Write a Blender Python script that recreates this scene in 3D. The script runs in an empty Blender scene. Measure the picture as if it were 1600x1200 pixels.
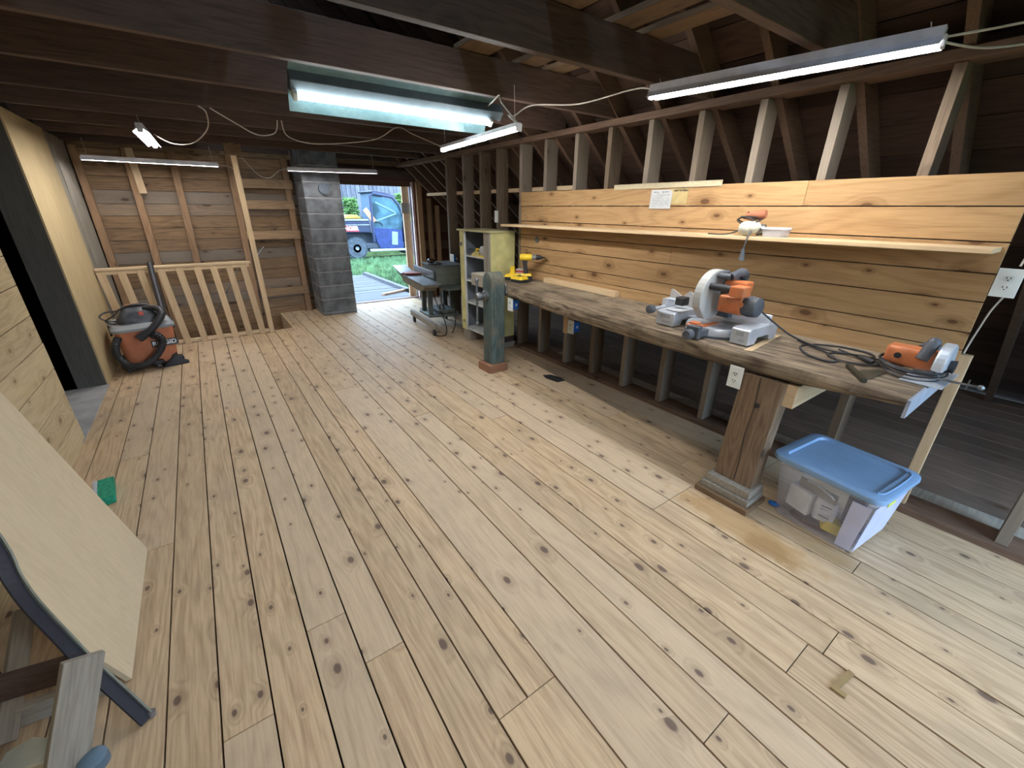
import bpy, bmesh, math, random
from mathutils import Vector, Matrix
R = random.Random(7)
C = bpy.context.scene.collection
PI = math.pi
sc = bpy.context.scene
sc.view_settings.view_transform = 'Standard'
sc.view_settings.look = 'None'
sc.view_settings.gamma = 1.0
sc.view_settings.exposure = 0.45
sc.view_settings.use_curve_mapping = False

# ------------------------------------------------------------------ helpers
def V(*a): return Vector(a)

class MB:
    """collects shapes into one mesh"""
    def __init__(s, tint=None):
        s.bm = bmesh.new(); s.t = s.bm.loops.layers.float_color.new('tint'); s.fix = tint
    def _paint(s, faces):
        c = s.fix or (R.random(), R.random(), R.random(), 1)
        if len(c) == 3: c = (*c, 1)
        for f in faces:
            for l in f.loops: l[s.t] = c
    def faces(s, vs, fs, M=None):
        bv = [s.bm.verts.new(M @ Vector(v) if M else Vector(v)) for v in vs]
        out = []
        for f in fs:
            try: out.append(s.bm.faces.new([bv[i] for i in f]))
            except ValueError: pass
        s._paint(out); return out
    def box(s, x0, x1, y0, y1, z0, z1, M=None):
        v = [(x, y, z) for x in (x0, x1) for y in (y0, y1) for z in (z0, z1)]
        return s.faces(v, [(0, 1, 3, 2), (4, 6, 7, 5), (0, 4, 5, 1), (2, 3, 7, 6), (0, 2, 6, 4), (1, 5, 7, 3)], M)
    def beam(s, p, q, w, h, up=(0, 0, 1), M=None):
        p, q = Vector(p), Vector(q); d = q - p; L = d.length; d.normalize(); u = Vector(up)
        a = d.cross(u); a.normalize(); u = a.cross(d)
        T = Matrix(((a.x, d.x, u.x, p.x), (a.y, d.y, u.y, p.y), (a.z, d.z, u.z, p.z), (0, 0, 0, 1)))
        return s.box(-w/2, w/2, 0, L, -h/2, h/2, (M @ T) if M else T)
    def prism(s, poly, h, M=None):
        n = len(poly)
        v = [(x, y, 0) for x, y in poly] + [(x, y, h) for x, y in poly]
        return s.faces(v, [tuple(range(n-1, -1, -1)), tuple(range(n, 2*n))] + [(i, (i+1) % n, n+(i+1) % n, n+i) for i in range(n)], M)
    def tube(s, pts, r, seg=8, closed=False, M=None, smooth=0):
        pts = [Vector(p) for p in pts]
        if smooth: pts = spline(pts, smooth, closed)
        n = len(pts); rr = r if isinstance(r, (list, tuple)) else [r]*n
        if len(rr) != n: rr = [rr[min(len(rr)-1, int(i*len(rr)/n))] for i in range(n)]
        vs = []; prev = None
        for i, p in enumerate(pts):
            if closed: d = pts[(i+1) % n] - pts[i-1]
            else: d = pts[min(i+1, n-1)] - pts[max(i-1, 0)]
            if d.length < 1e-9: d = Vector((0, 0, 1))
            d.normalize()
            if prev is None:
                a = d.orthogonal()
            else:
                a = prev - d * prev.dot(d)
                if a.length < 1e-6: a = d.orthogonal()
            a.normalize(); prev = a; b = d.cross(a)
            for k in range(seg):
                t = 2*PI*k/seg; vs.append(p + (a*math.cos(t) + b*math.sin(t)) * rr[i])
        fs = []
        for i in range(n if closed else n-1):
            for k in range(seg):
                j = (i+1) % n; fs.append((i*seg+k, i*seg+(k+1) % seg, j*seg+(k+1) % seg, j*seg+k))
        if not closed: fs += [tuple(range(seg-1, -1, -1)), tuple((n-1)*seg+k for k in range(seg))]
        return s.faces(vs, fs, M)
    def cyl(s, p, q, r, r2=None, seg=16, M=None):
        return s.tube([p, q], [r, r if r2 is None else r2], seg, M=M)
    def lathe(s, prof, M=None, seg=24, arc=2*PI):
        n = len(prof); full = arc > 2*PI-1e-3; m = seg if full else seg+1
        vs = [(r*math.cos(arc*k/seg), r*math.sin(arc*k/seg), z) for k in range(m) for r, z in prof]
        fs = []
        for k in range(seg):
            k2 = (k+1) % m
            for i in range(n-1): fs.append((k*n+i, k2*n+i, k2*n+i+1, k*n+i+1))
        if full:
            if prof[0][0] > 1e-6: fs.append(tuple(k*n for k in range(m-1, -1, -1)))
            if prof[-1][0] > 1e-6: fs.append(tuple(k*n+n-1 for k in range(m)))
        o = s.faces(vs, fs, M); return o
    def ball(s, c, r, M=None, seg=14):
        r = r if isinstance(r, (tuple, list)) else (r, r, r)
        T = Matrix.Translation(Vector(c)) @ Matrix.Diagonal((*r, 1))
        prof = [(math.sin(PI*i/8) if 0 < i < 8 else 0, -math.cos(PI*i/8)) for i in range(9)]
        return s.lathe(prof, (M @ T) if M else T, seg)
    def loft(s, rings, M=None, cap0=True, cap1=True):
        n = len(rings[0]); vs = [v for r in rings for v in r]; fs = []
        for i in range(len(rings)-1):
            for k in range(n): fs.append((i*n+k, i*n+(k+1) % n, (i+1)*n+(k+1) % n, (i+1)*n+k))
        if cap0: fs.append(tuple(range(n-1, -1, -1)))
        if cap1: fs.append(tuple((len(rings)-1)*n+k for k in range(n)))
        return s.faces(vs, fs, M)
    def build(s, name, m, parent=None, bevel=0, smooth=False, loc=None, clean=True):
        me = bpy.data.meshes.new(name)
        if smooth: bmesh.ops.remove_doubles(s.bm, verts=s.bm.verts, dist=1e-5)
        bmesh.ops.recalc_face_normals(s.bm, faces=s.bm.faces)
        s.bm.to_mesh(me); s.bm.free()
        for mm in (m if isinstance(m, list) else [m]): me.materials.append(mm)
        o = bpy.data.objects.new(name, me); C.objects.link(o)
        if parent is not None: o.parent = parent
        if loc is not None: o.location = loc
        if smooth:
            me.shade_smooth(); me.set_sharp_from_angle(angle=math.radians(40))
        if bevel:
            b = o.modifiers.new('Bevel', 'BEVEL'); b.width = bevel; b.segments = 2; b.limit_method = 'ANGLE'; b.angle_limit = math.radians(40)
        return o

def spline(pts, k, closed=False):
    n = len(pts); out = []
    for i in range(n if closed else n-1):
        g = (lambda j: pts[j % n]) if closed else (lambda j: pts[max(0, min(n-1, j))])
        p0, p1, p2, p3 = g(i-1), g(i), g(i+1), g(i+2)
        for j in range(k):
            t = j/k
            out.append(0.5*((2*p1) + (p2-p0)*t + (2*p0-5*p1+4*p2-p3)*t*t + (3*p1-p0-3*p2+p3)*t*t*t))
    if not closed: out.append(pts[-1])
    return out
def rrect(hx, hy, r, z, n=5, cx=0, cy=0):
    o = []
    for sx, sy, a0 in ((1, 1, 0), (-1, 1, PI/2), (-1, -1, PI), (1, -1, 1.5*PI)):
        for i in range(n+1):
            a = a0 + PI/2*i/n
            o.append((cx+sx*(hx-r)+r*math.cos(a), cy+sy*(hy-r)+r*math.sin(a), z))
    return o
def TR(x=0, y=0, z=0, rx=0, ry=0, rz=0):
    return Matrix.Translation((x, y, z)) @ Matrix.Rotation(rz, 4, 'Z') @ Matrix.Rotation(ry, 4, 'Y') @ Matrix.Rotation(rx, 4, 'X')
def tag(o, label, cat, group=None):
    o['label'] = label; o['category'] = cat
    if group: o['group'] = group
    return o
def thing(name, label, cat, loc=(0, 0, 0), rz=0, group=None):
    o = bpy.data.objects.new(name, None); C.objects.link(o); o.location = loc; o.rotation_euler = (0, 0, rz); o.empty_display_size = .1
    return tag(o, label, cat, group)
def struct(o):
    o['kind'] = 'structure'; return o
def lab(o, s): o['label'] = s; return o
def copy_tree(o, parent=None):
    c = o.copy(); C.objects.link(c)
    if parent is not None: c.parent = parent
    for ch in list(o.children): copy_tree(ch, c)
    return c

# ------------------------------------------------------------------ materials
MATS = {}
def nt(name):
    m = bpy.data.materials.new(name); m.use_nodes = True; t = m.node_tree; t.nodes.clear()
    out = t.nodes.new('ShaderNodeOutputMaterial'); b = t.nodes.new('ShaderNodeBsdfPrincipled'); t.links.new(b.outputs[0], out.inputs[0])
    return m, t, b
class N:
    def __init__(s, t): s.t = t
    def __call__(s, typ, ins=None, **kw):
        n = s.t.nodes.new('ShaderNode'+typ)
        for k, v in kw.items(): setattr(n, k, v)
        for k, v in (ins or {}).items():
            if isinstance(v, bpy.types.NodeSocket): s.t.links.new(v, n.inputs[k])
            else: n.inputs[k].default_value = v
        return n
    def math(s, op, a, b=0.0, clamp=False):
        return s('Math', {0: a, 1: b}, operation=op, use_clamp=clamp).outputs[0]
    def madd(s, a, b, c):
        return s('Math', {0: a, 1: b, 2: c}, operation='MULTIPLY_ADD').outputs[0]
    def mix(s, f, a, b, mode='MIX'):
        n = s.t.nodes.new('ShaderNodeMix'); n.data_type = 'RGBA'; n.blend_type = mode
        for k, v in ((0, f), (6, a), (7, b)):
            if isinstance(v, bpy.types.NodeSocket): s.t.links.new(v, n.inputs[k])
            else: n.inputs[k].default_value = v if k == 0 else (*v, 1) if len(v) == 3 else v
        return n.outputs[2]
    def ramp(s, f, a, b):   # smooth 0..1
        n = s('MapRange', {0: f, 1: a, 2: b, 3: 0.0, 4: 1.0}); n.interpolation_type = 'SMOOTHSTEP'; return n.outputs[0]

def pm(name, col, rough=.5, metal=0, var=.12, scale=12, spec=.4, alpha=1, trans=0, emit=None, es=0, dirt=None, dirtc=(.1, .08, .06), bump=0):
    """painted / plastic / metal with a little mottling"""
    if name in MATS: return MATS[name]
    m, t, b = nt(name); n = N(t)
    co = n('TexCoord').outputs['Object']
    ns = n('TexNoise', {'Vector': co, 'Scale': scale, 'Detail': 4.0}).outputs[0]
    c = n.mix(n.ramp(ns, .3, .7), tuple(x*(1-var) for x in col), tuple(min(1, x*(1+var)) for x in col))
    if dirt:
        d = n('TexNoise', {'Vector': co, 'Scale': scale*.45, 'Detail': 6.0, 'Roughness': .7}).outputs[0]
        c = n.mix(n.math('MULTIPLY', n.ramp(d, .45, .75), dirt), c, dirtc)
    t.links.new(c, b.inputs['Base Color'])
    b.inputs['Roughness'].default_value = rough; b.inputs['Metallic'].default_value = metal
    b.inputs['Specular IOR Level'].default_value = spec; b.inputs['Alpha'].default_value = alpha
    b.inputs['Transmission Weight'].default_value = trans
    if emit: b.inputs['Emission Color'].default_value = (*emit, 1); b.inputs['Emission Strength'].default_value = es
    if bump:
        bp = n('Bump', {'Height': ns, 'Strength': bump, 'Distance': .01}); t.links.new(bp.outputs[0], b.inputs['Normal'])
    MATS[name] = m; return m

def wood(name, base, dark, axis='Y', hal=.30, knot=.6, knotc=(.10, .055, .03), var=.25, grain=.35, ring=.35, rough=.65, dirt=.0, dirtc=(.16, .14, .12), hue=(1, 1, 1), huef=0, gs=45, spec=.25, kx=6.5, ky=3.0, ksize=.085, stain=None, dscale=1.7, flat=None):
    if name in MATS: return MATS[name]
    m, t, b = nt(name); n = N(t)
    co = n('TexCoord').outputs['Object']
    tint = n('Attribute', attribute_name='tint').outputs['Vector']
    off = n('VectorMath', {0: tint, 1: (17., 23., 19.)}, operation='MULTIPLY').outputs[0]
    p = n('VectorMath', {0: co, 1: off}, operation='ADD').outputs[0]
    i = 'XYZ'.index(axis)
    def scaled(cross, lng, dep=None):
        s = [cross]*3; s[i] = lng
        return n('VectorMath', {0: p, 1: tuple(s)}, operation='MULTIPLY').outputs[0]
    # knots
    kv = scaled(kx, ky)
    vor = n('TexVoronoi', {'Scale': 1.0, 'Randomness': 1.0})
    if flat:
        vor.voronoi_dimensions = '2D'; sx = n('SeparateXYZ', {0: kv}); two = [sx.outputs[j] for j in range(3) if 'XYZ'[j] != flat]
        kv = n('CombineXYZ', {0: two[0], 1: two[1]}).outputs[0]
    t.links.new(kv, vor.inputs['Vector'])
    vc_ = n('SeparateColor', {0: vor.outputs['Color']})
    d = n.math('DIVIDE', vor.outputs['Distance'], n.madd(n.math('MULTIPLY', vc_.outputs[1], vc_.outputs[1]), 1.15, .45))
    gate = n.ramp(n('SeparateColor', {0: vor.outputs['Color']}).outputs[0], 1-knot, 1-knot+.02)
    inner = n.math('MULTIPLY', n.math('SUBTRACT', 1.0, n.ramp(d, ksize*.6, ksize*1.15)), gate)
    halo = n.math('MULTIPLY', n.math('SUBTRACT', 1.0, n.ramp(d, ksize, ksize*4.2)), gate)
    # grain swirls round the knots
    low = n('TexNoise', {'Vector': scaled(5.5, .55), 'Scale': 1.0, 'Detail': 2.0, 'Distortion': .3}).outputs[0]
    ph = n.math('ADD', n.math('MULTIPLY', low, 75.0), n.math('MULTIPLY', halo, 9.0))
    rg = n.math('POWER', n.madd(n.math('SINE', ph), .5, .5), 2.2)
    fine = n('TexNoise', {'Vector': scaled(1.0, .05), 'Scale': float(gs*3), 'Detail': 4.0, 'Roughness': .6}).outputs[0]
    broad = n('TexNoise', {'Vector': scaled(1.0, .2), 'Scale': 7.0, 'Detail': 3.0}).outputs[0]
    f = n.math('ADD', n.math('MULTIPLY', rg, ring), n.math('MULTIPLY', n.ramp(fine, .35, .7), grain))
    f = n.math('ADD', f, n.math('MULTIPLY', n.math('SUBTRACT', broad, .5), .55), True)
    c = n.mix(f, base, dark)
    sep = n('SeparateXYZ', {0: tint})
    tv = n.madd(sep.outputs[0], var, 1-var*.6)
    c = n.mix(1.0, c, n('CombineColor', {0: tv, 1: tv, 2: tv}).outputs[0], 'MULTIPLY')
    if huef:
        c = n.mix(n.math('MULTIPLY', n.ramp(sep.outputs[1], .45, .75), huef), c, hue)
    if dirt:
        dn = n('TexNoise', {'Vector': co, 'Scale': dscale, 'Detail': 7.0, 'Roughness': .65}).outputs[0]
        c = n.mix(n.math('MULTIPLY', n.ramp(dn, .42, .72), dirt), c, dirtc)
    c = n.mix(n.math('MULTIPLY', n.math('POWER', halo, 1.6), hal), c, tuple((x+y)/2 for x, y in zip(dark, knotc)))
    c = n.mix(n.math('MULTIPLY', inner, .85), c, knotc)
    if stain:      # spills with a place of their own: (x, y, radius, colour, strength)
        for (sx, sy, rx, ry, colr, st) in stain:
            dv = n('VectorMath', {0: n('VectorMath', {0: co, 1: (sx, sy, 0)}, operation='SUBTRACT').outputs[0], 1: (1/rx, 1/ry, 0)}, operation='MULTIPLY').outputs[0]
            ln = n('VectorMath', {0: dv}, operation='LENGTH').outputs['Value']
            wob = n('TexNoise', {'Vector': co, 'Scale': 9.0, 'Detail': 4.0}).outputs[0]
            q = n.math('SUBTRACT', 1.0, n.ramp(n.math('ADD', ln, n.math('MULTIPLY', n.math('SUBTRACT', wob, .5), 1.2)), .55, 1.05))
            c = n.mix(n.math('MULTIPLY', q, st), c, colr)
    t.links.new(c, b.inputs['Base Color'])
    b.inputs['Roughness'].default_value = rough; b.inputs['Specular IOR Level'].default_value = spec
    bp = n('Bump', {'Height': fine, 'Strength': .12, 'Distance': .004}); t.links.new(bp.outputs[0], b.inputs['Normal'])
    MATS[name] = m; return m

def emis(name, col, s):
    if name in MATS: return MATS[name]
    m = bpy.data.materials.new(name); m.use_nodes = True; t = m.node_tree; t.nodes.clear()
    o = t.nodes.new('ShaderNodeOutputMaterial'); e = t.nodes.new('ShaderNodeEmission'); e.inputs[0].default_value = (*col, 1); e.inputs[1].default_value = s
    t.links.new(e.outputs[0], o.inputs[0]); MATS[name] = m; return m

FLOORW = wood('floor_planks_wood', (.57, .42, .265), (.33, .225, .13), 'Y', knot=.58, var=.15, grain=.5, ring=.36, dirt=.36, dirtc=(.36, .285, .205), hue=(.53, .435, .325), huef=.4, knotc=(.095, .06, .048), rough=.6, flat='Z', kx=8.5, ky=5.0, ksize=.095, dscale=2.6,
    stain=[(2.03, .72, .125, .44, (.36, .215, .085), .62), (1.99, .55, .085, .13, (.24, .135, .05), .6), (2.20, .42, .07, .2, (.34, .21, .09), .45)])
PINE = wood('new_pine_boards_wood', (.42, .265, .13), (.26, .148, .06), 'Y', hal=.6, knot=.5, flat='X', ky=3.6, kx=7, var=.16, grain=.36, ring=.36, knotc=(.085, .036, .014), dirt=.25, dirtc=(.33, .20, .09), ksize=.10)
PINEZ = wood('new_pine_upright_wood', (.60, .45, .285), (.42, .29, .16), 'Z', knot=.35, var=.18, grain=.3, ring=.3, knotc=(.22, .11, .05))
PINEX = wood('new_pine_rail_wood', (.64, .49, .32), (.46, .32, .18), 'X', knot=.3, var=.1, grain=.3, ring=.3, knotc=(.22, .11, .05))
PLYZ = wood('plywood_sheet_wood', (.50, .39, .22), (.34, .25, .13), 'Z', knot=.12, var=.05, grain=.4, ring=.22, knotc=(.30, .19, .09), gs=30)
PLYS = wood('sanded_plywood_wood', (.58, .475, .325), (.45, .355, .235), 'Z', knot=.22, var=.04, grain=.25, ring=.18, knotc=(.34, .23, .13), gs=25, ksize=.06)
BARNX = wood('barn_board_wood_x', (.34, .215, .115), (.14, .085, .048), 'X', knot=.3, flat='Y', ky=2.6, var=.55, grain=.5, ring=.4, knotc=(.06, .035, .02), hue=(.20, .18, .155), huef=.75, dirt=.35, dirtc=(.12, .09, .065), ksize=.12)
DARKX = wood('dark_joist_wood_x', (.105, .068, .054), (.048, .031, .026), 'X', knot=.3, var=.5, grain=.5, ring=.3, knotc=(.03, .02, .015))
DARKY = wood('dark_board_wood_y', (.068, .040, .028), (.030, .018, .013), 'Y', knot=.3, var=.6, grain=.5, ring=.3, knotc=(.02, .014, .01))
LOFTY = wood('loft_plank_wood_y', (.20, .13, .075), (.10, .065, .04), 'Y', knot=.3, var=.3, grain=.4, ring=.3, knotc=(.05, .03, .02))
REDX = wood('gable_board_wood_x', (.13, .052, .028), (.055, .024, .014), 'X', knot=.4, var=.5, grain=.5, ring=.3, knotc=(.03, .015, .01), hue=(.16, .11, .07), huef=.5)
RAFT = wood('rafter_wood', (.13, .08, .052), (.06, .037, .027), 'X', knot=.2, var=.3, grain=.5, ring=.2)
STUDZ = wood('old_stud_wood', (.185, .135, .092), (.09, .064, .043), 'Z', knot=.4, var=.35, grain=.45, ring=.35, knotc=(.05, .035, .025), hue=(.25, .22, .18), huef=.5)
PLATEY = wood('old_plate_wood', (.16, .10, .068), (.08, .05, .034), 'Y', knot=.4, var=.3, grain=.45, ring=.35, knotc=(.05, .03, .02))
BENCHW = wood('worn_bench_wood', (.31, .245, .17), (.06, .043, .029), 'Y', knot=.2, var=.2, grain=.75, ring=.5, rough=.6, dirt=.9, dirtc=(.075, .055, .038), gs=18, hue=(.45, .37, .27), huef=.5, dscale=6.5)
OLDZ = wood('old_timber_post_wood', (.24, .165, .105), (.10, .068, .045), 'Z', knot=.4, var=.15, grain=.5, ring=.4, dirt=.5, dirtc=(.07, .055, .045), knotc=(.03, .02, .015))
GREENZ = wood('green_stained_post_wood', (.095, .14, .14), (.03, .045, .045), 'Z', knot=.2, var=.15, grain=.6, ring=.4, dirt=.75, dscale=6, dirtc=(.20, .155, .10), knotc=(.03, .025, .02))
GREYX = wood('grey_weathered_wood', (.36, .33, .28), (.22, .20, .17), 'X', knot=.3, var=.3, grain=.5, ring=.3, knotc=(.1, .08, .06))
GREYZ = wood('grey_weathered_upright_wood', (.33, .30, .25), (.17, .15, .125), 'Z', knot=.4, var=.2, grain=.5, ring=.3, knotc=(.07, .06, .05))
DARKZ = wood('dark_grey_plank_wood', (.105, .10, .088), (.06, .058, .052), 'Z', knot=.3, var=.2, grain=.4, ring=.2, knotc=(.03, .03, .028))
SHELFW = wood('light_batten_wood', (.62, .46, .28), (.44, .30, .16), 'Y', knot=.2, var=.2, grain=.3, ring=.25, dirt=.25, dirtc=(.45, .38, .28))
GAP = pm('shadow_gap_dark', (.02, .014, .01), .95, spec=0)
# ------------------------------------------------------------------ the setting
WL, WR, YF, YB, ZJ = -.98, 2.92, 7.49, -1.7, 2.23     # left wall, right stud wall, far wall, rear wall, joist underside
SL = .88; RX, RZ = .97, 2.2 + .88*(2.95-.97)            # roof slope and ridge (rafter underside)
def roofz(x): return RZ - SL*abs(x-RX)

# floor: single boards with gaps, over a dark subfloor
gx = [-1.03, -.893, -.743, -.592, -.432, -.2855, -.139, .008, .16, .31, .462, .582, .707, .955, 1.108, 1.258, 1.407, 1.599, 1.755, 1.91, 2.15, 2.27, 2.40, 2.65, 2.90, 3.08, 3.25, 3.43, 3.6, 3.78, 3.95, 4.13, 4.3, 4.48, 4.65, 4.83, 5.0, 5.2, 5.4, 5.6]
cuts = {3: [2.3], 4: [4.7], 5: [1.15, 5.4], 6: [3.9], 7: [1.40], 8: [1.14, 5.9], 9: [4.6], 10: [.70], 11: [.70], 12: [3.8], 13: [.27], 14: [2.9], 15: [4.9], 16: [.22, 3.4], 17: [.17, 2.5], 18: [1.07, 5.0], 19: [1.07], 20: [.25, 3.0], 21: [1.25], 22: [2.0], 23: [.9]}
HX, HY = .84, 6.40     # stair well: x < HX, y > HY
m = MB()
for i in range(len(gx)-1):
    a, b = gx[i]+.0028, gx[i+1]-.0028
    if i == 10:      # two narrow boards become one wide board near the camera
        ys = [(.70, YF)]
    elif i == 11: ys = [(.70, YF)]
    else:
        cs = [YB] + cuts.get(i, [3.0+((i*1.7) % 3)]) + [YF]; ys = list(zip(cs[:-1], cs[1:]))
    if a > 2.95: continue
    for y0, y1 in ys:
        if a < HX and y1 > HY:
            if b > HX+.01: m.box(HX, b, max(y0, HY), y1-.0015, -.022, 0)
            y1 = HY
        if y1 <= y0: continue
        dz = R.uniform(-.0012, .0012); b2 = b
        m.box(a, b2, y0+.0015, y1-.0015, -.022, dz)
m.box(gx[10]+.0028, gx[12]-.0028, YB, .6985, -.022, .0005)
fl = m.build('floor', FLOORW, bevel=.0016); struct(fl)
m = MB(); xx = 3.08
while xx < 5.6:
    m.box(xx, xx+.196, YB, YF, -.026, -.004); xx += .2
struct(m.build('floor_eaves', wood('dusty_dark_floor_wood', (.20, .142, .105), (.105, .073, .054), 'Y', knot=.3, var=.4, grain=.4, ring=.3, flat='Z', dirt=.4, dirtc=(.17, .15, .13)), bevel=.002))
m = MB((.5, .5, .5)); m.box(-3.2, 5.7, YB, HY, -.06, -.03); m.box(HX, 5.7, HY, YF+.05, -.06, -.03)
m.box(-3.2, HX, HY-.04, HY, -.28, -.06); m.box(HX+.001, HX+.04, HY, YF, -.26, -.03)
struct(m.build('floor_base', GAP))
m = MB((.4, .3, .5)); m.box(HX-.030, HX-.001, HY+.002, YF-.02, -1.2, -.001); m.box(-.95, HX-.031, HY-.001, HY+.012, -.2, -.03)
struct(m.build('trim_1', PINEX))     # boards lining the stair well
m = MB(); m.box(-3.2, HX+.6, HY-.2, YF+.1, -1.75, -1.7); m.box(-3.2, HX+.6, HY-.24, HY-.2, -1.75, -.03); m.box(-3.2, -3.16, HY-.2, YF+.1, -1.75, -.03); m.box(HX+.56, HX+.6, HY-.2, YF+.1, -1.75, -.03)
for k in range(5): m.box(-.95, HX-.06, HY+.08+k*.21, HY+.33+k*.21, -.24-k*.2, -.20-k*.2)
struct(m.build('floor_stairwell', DARKX))

# far wall: horizontal boards split round the door, cut to the roof slope
m2 = MB(); m = MB(); DX0, DX1, DZ = 1.86, 3.18, 1.965
z = -1.7
while z < 4.1:
    h = R.uniform(.142, .158) if z > -.2 else .15
    zc = z + h/2; half = (RZ+.15-zc)/SL
    x0, x1 = max(-3.1, RX-half), min(5.7, RX+half)
    if x1-x0 > .2:
        if x0 < -1.05: m2.box(x0, -1.05, YF+.001, YF+.024, z+.002, z+h-.003); x0 = -1.047
        segs = [(x0, 1.3), (1.3, x1)] if not (zc < DZ and zc > -.02) else [(x0, DX0), (DX1, x1)]
        if zc < -.02: segs = [(x0, x1)]
        for a, b in segs:
            if b-a < .03: continue
            m.box(a, b, YF+.002*R.random(), YF+.024, z+.002, z+h-.003) if a < 1.5 else None
    z += h
struct(m.build('wall_back', BARNX, bevel=.002)); struct(m2.build('wall_back_eave', DARKY))
m = MB(); z = -1.7
while z < 4.1:
    h = .15; zc = z+h/2; half = (RZ+.15-zc)/SL; x1 = min(5.7, RX+half)
    a = DX1 if -.02 < zc < DZ else 1.3
    if x1-a > .05: m.box(a, x1, YF+.001, YF+.024, z+.002, z+h-.003)
    z += h
struct(m.build('wall_back_gable', REDX))
m = MB(); m.box(-3.2, DX0, YF+.026, YF+.05, -1.7, 4.2); m.box(DX1, 5.7, YF+.026, YF+.05, -1.7, 4.2); m.box(DX0, DX1, YF+.026, YF+.05, DZ, 4.2); m.box(DX0, DX1, YF+.026, YF+.05, -1.7, -.03)
struct(m.build('wall_back_siding', DARKX))
# door opening: jambs, head, sill
m = MB(); m.box(DX0-.02, DX1+.06, YF-.09, YF+.06, DZ, DZ+.05); struct(m.build('door_1', wood('red_brown_head_wood', (.13, .06, .05), (.06, .03, .03), 'X', var=.1)))
m = MB(); m.box(DX0-.3, 3.62, YF-.10, YF-.005, DZ+.05, DZ+.17); struct(m.build('trim_2', DARKX))
m = MB(); m.box(DX1, DX1+.035, YF-.05, YF+.07, 0, DZ); struct(m.build('trim_3', pm('pink_grey_jamb_paint', (.55, .42, .40), .7)))
m = MB(); m.box(DX1+.037, DX1+.065, YF-.02, YF+.03, 0, DZ); struct(m.build('trim_4', pm('red_jamb_paint', (.30, .05, .05), .7)))
m = MB(); m.box(DX1+.067, DX1+.16, YF-.10, YF, 0, 2.2); struct(m.build('trim_5', wood('jamb_stud_wood', (.42, .26, .14), (.24, .14, .07), 'Z', var=.1)))
m = MB(); m.box(DX0, DX1, YF-.03, YF+.10, -.035, .012); struct(m.build('trim_6', wood('door_sill_wood', (.20, .13, .10), (.10, .06, .05), 'X')))

# roof: sheathing boards over the rafters, both slopes, plus the ridge; rear wall with its open doorway
m = MB(); OFF = .15
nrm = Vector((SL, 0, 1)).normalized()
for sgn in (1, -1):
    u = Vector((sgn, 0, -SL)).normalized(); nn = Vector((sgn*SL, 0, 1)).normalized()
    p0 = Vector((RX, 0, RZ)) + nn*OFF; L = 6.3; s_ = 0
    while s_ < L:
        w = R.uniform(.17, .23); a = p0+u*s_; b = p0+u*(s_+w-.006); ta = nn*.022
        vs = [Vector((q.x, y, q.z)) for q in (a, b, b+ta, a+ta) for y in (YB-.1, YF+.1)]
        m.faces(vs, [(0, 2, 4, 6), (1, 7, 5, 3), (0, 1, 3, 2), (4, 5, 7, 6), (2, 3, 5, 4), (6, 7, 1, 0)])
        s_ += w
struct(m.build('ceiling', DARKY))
m = MB(); 
for sgn in (1, -1):
    u = Vector((sgn, 0, -SL)).normalized(); nn = Vector((sgn*SL, 0, 1)).normalized(); p0 = Vector((RX, 0, RZ)) + nn*(OFF+.03)
    a = p0; b = p0+u*6.3
    vs = [Vector((q.x, y, q.z)) for q in (a, b, b+nn*.02, a+nn*.02) for y in (YB-.3, YF+.3)]
    m.faces(vs, [(0, 2, 4, 6), (1, 7, 5, 3), (0, 1, 3, 2), (4, 5, 7, 6), (2, 3, 5, 4), (6, 7, 1, 0)])
struct(m.build('ceiling_roofing', GAP))
m = MB(); BX0, BX1, BZ = 1.7, 3.1, 2.05
m.box(-3.2, BX0, YB-.04, YB, -.3, 4.2); m.box(BX1, 5.7, YB-.04, YB, -.3, 4.2); m.box(BX0, BX1, YB-.04, YB, BZ, 4.2)
struct(m.build('wall_front', DARKX))

# left wall: boards up to y 3.95, then an opening, the plywood faced partition, grey boards
m = MB(); z = .0
hs = []
while z < 2.2:
    h = R.uniform(.17, .23); m.box(WL-.025, WL-R.uniform(0, .004), YB, 3.93, z+.002, min(z+h, 2.23)-.004); z += h
struct(m.build('wall_left', wood('bleached_board_wood', (.56, .435, .255), (.37, .27, .145), 'Y', knot=.5, flat='X', var=.16, grain=.45, ring=.42, knotc=(.24, .15, .075), ksize=.09, kx=5, dirt=.2, dirtc=(.60, .52, .38))))
m = MB(); m.box(WL-.14, WL-.03, 3.80, 3.93, 0, 2.23); m.box(WL-2.1, WL-2.06, YB, YF, -.06, .62)
struct(m.build('wall_left_back', DARKX))
m = MB(); m.box(WL-.3, WL+.002, 3.86, 5.13, .001, .012); struct(m.build('trim_7', pm('grey_threshold_slab', (.33, .33, .33), .8, dirt=.6, dirtc=(.16, .15, .13), scale=6)))
m = MB(); m.box(WL-.012, WL, 5.12, 6.345, .002, 2.232); struct(m.build('wall_left_plywood', PLYZ))
m = MB(); m.box(WL-.21, WL-.012, 5.12, 6.33, .0, 2.232); struct(m.build('wall_left_partition', DARKZ))
m = MB()
y = 6.36
while y < YF-.05:
    m.box(WL-.05, WL-.03+R.uniform(-.004, .004), y, min(y+.36, YF)-.006, -1.6, 2.24); y += .36
struct(m.build('wall_left_end', GREYZ))

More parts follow.
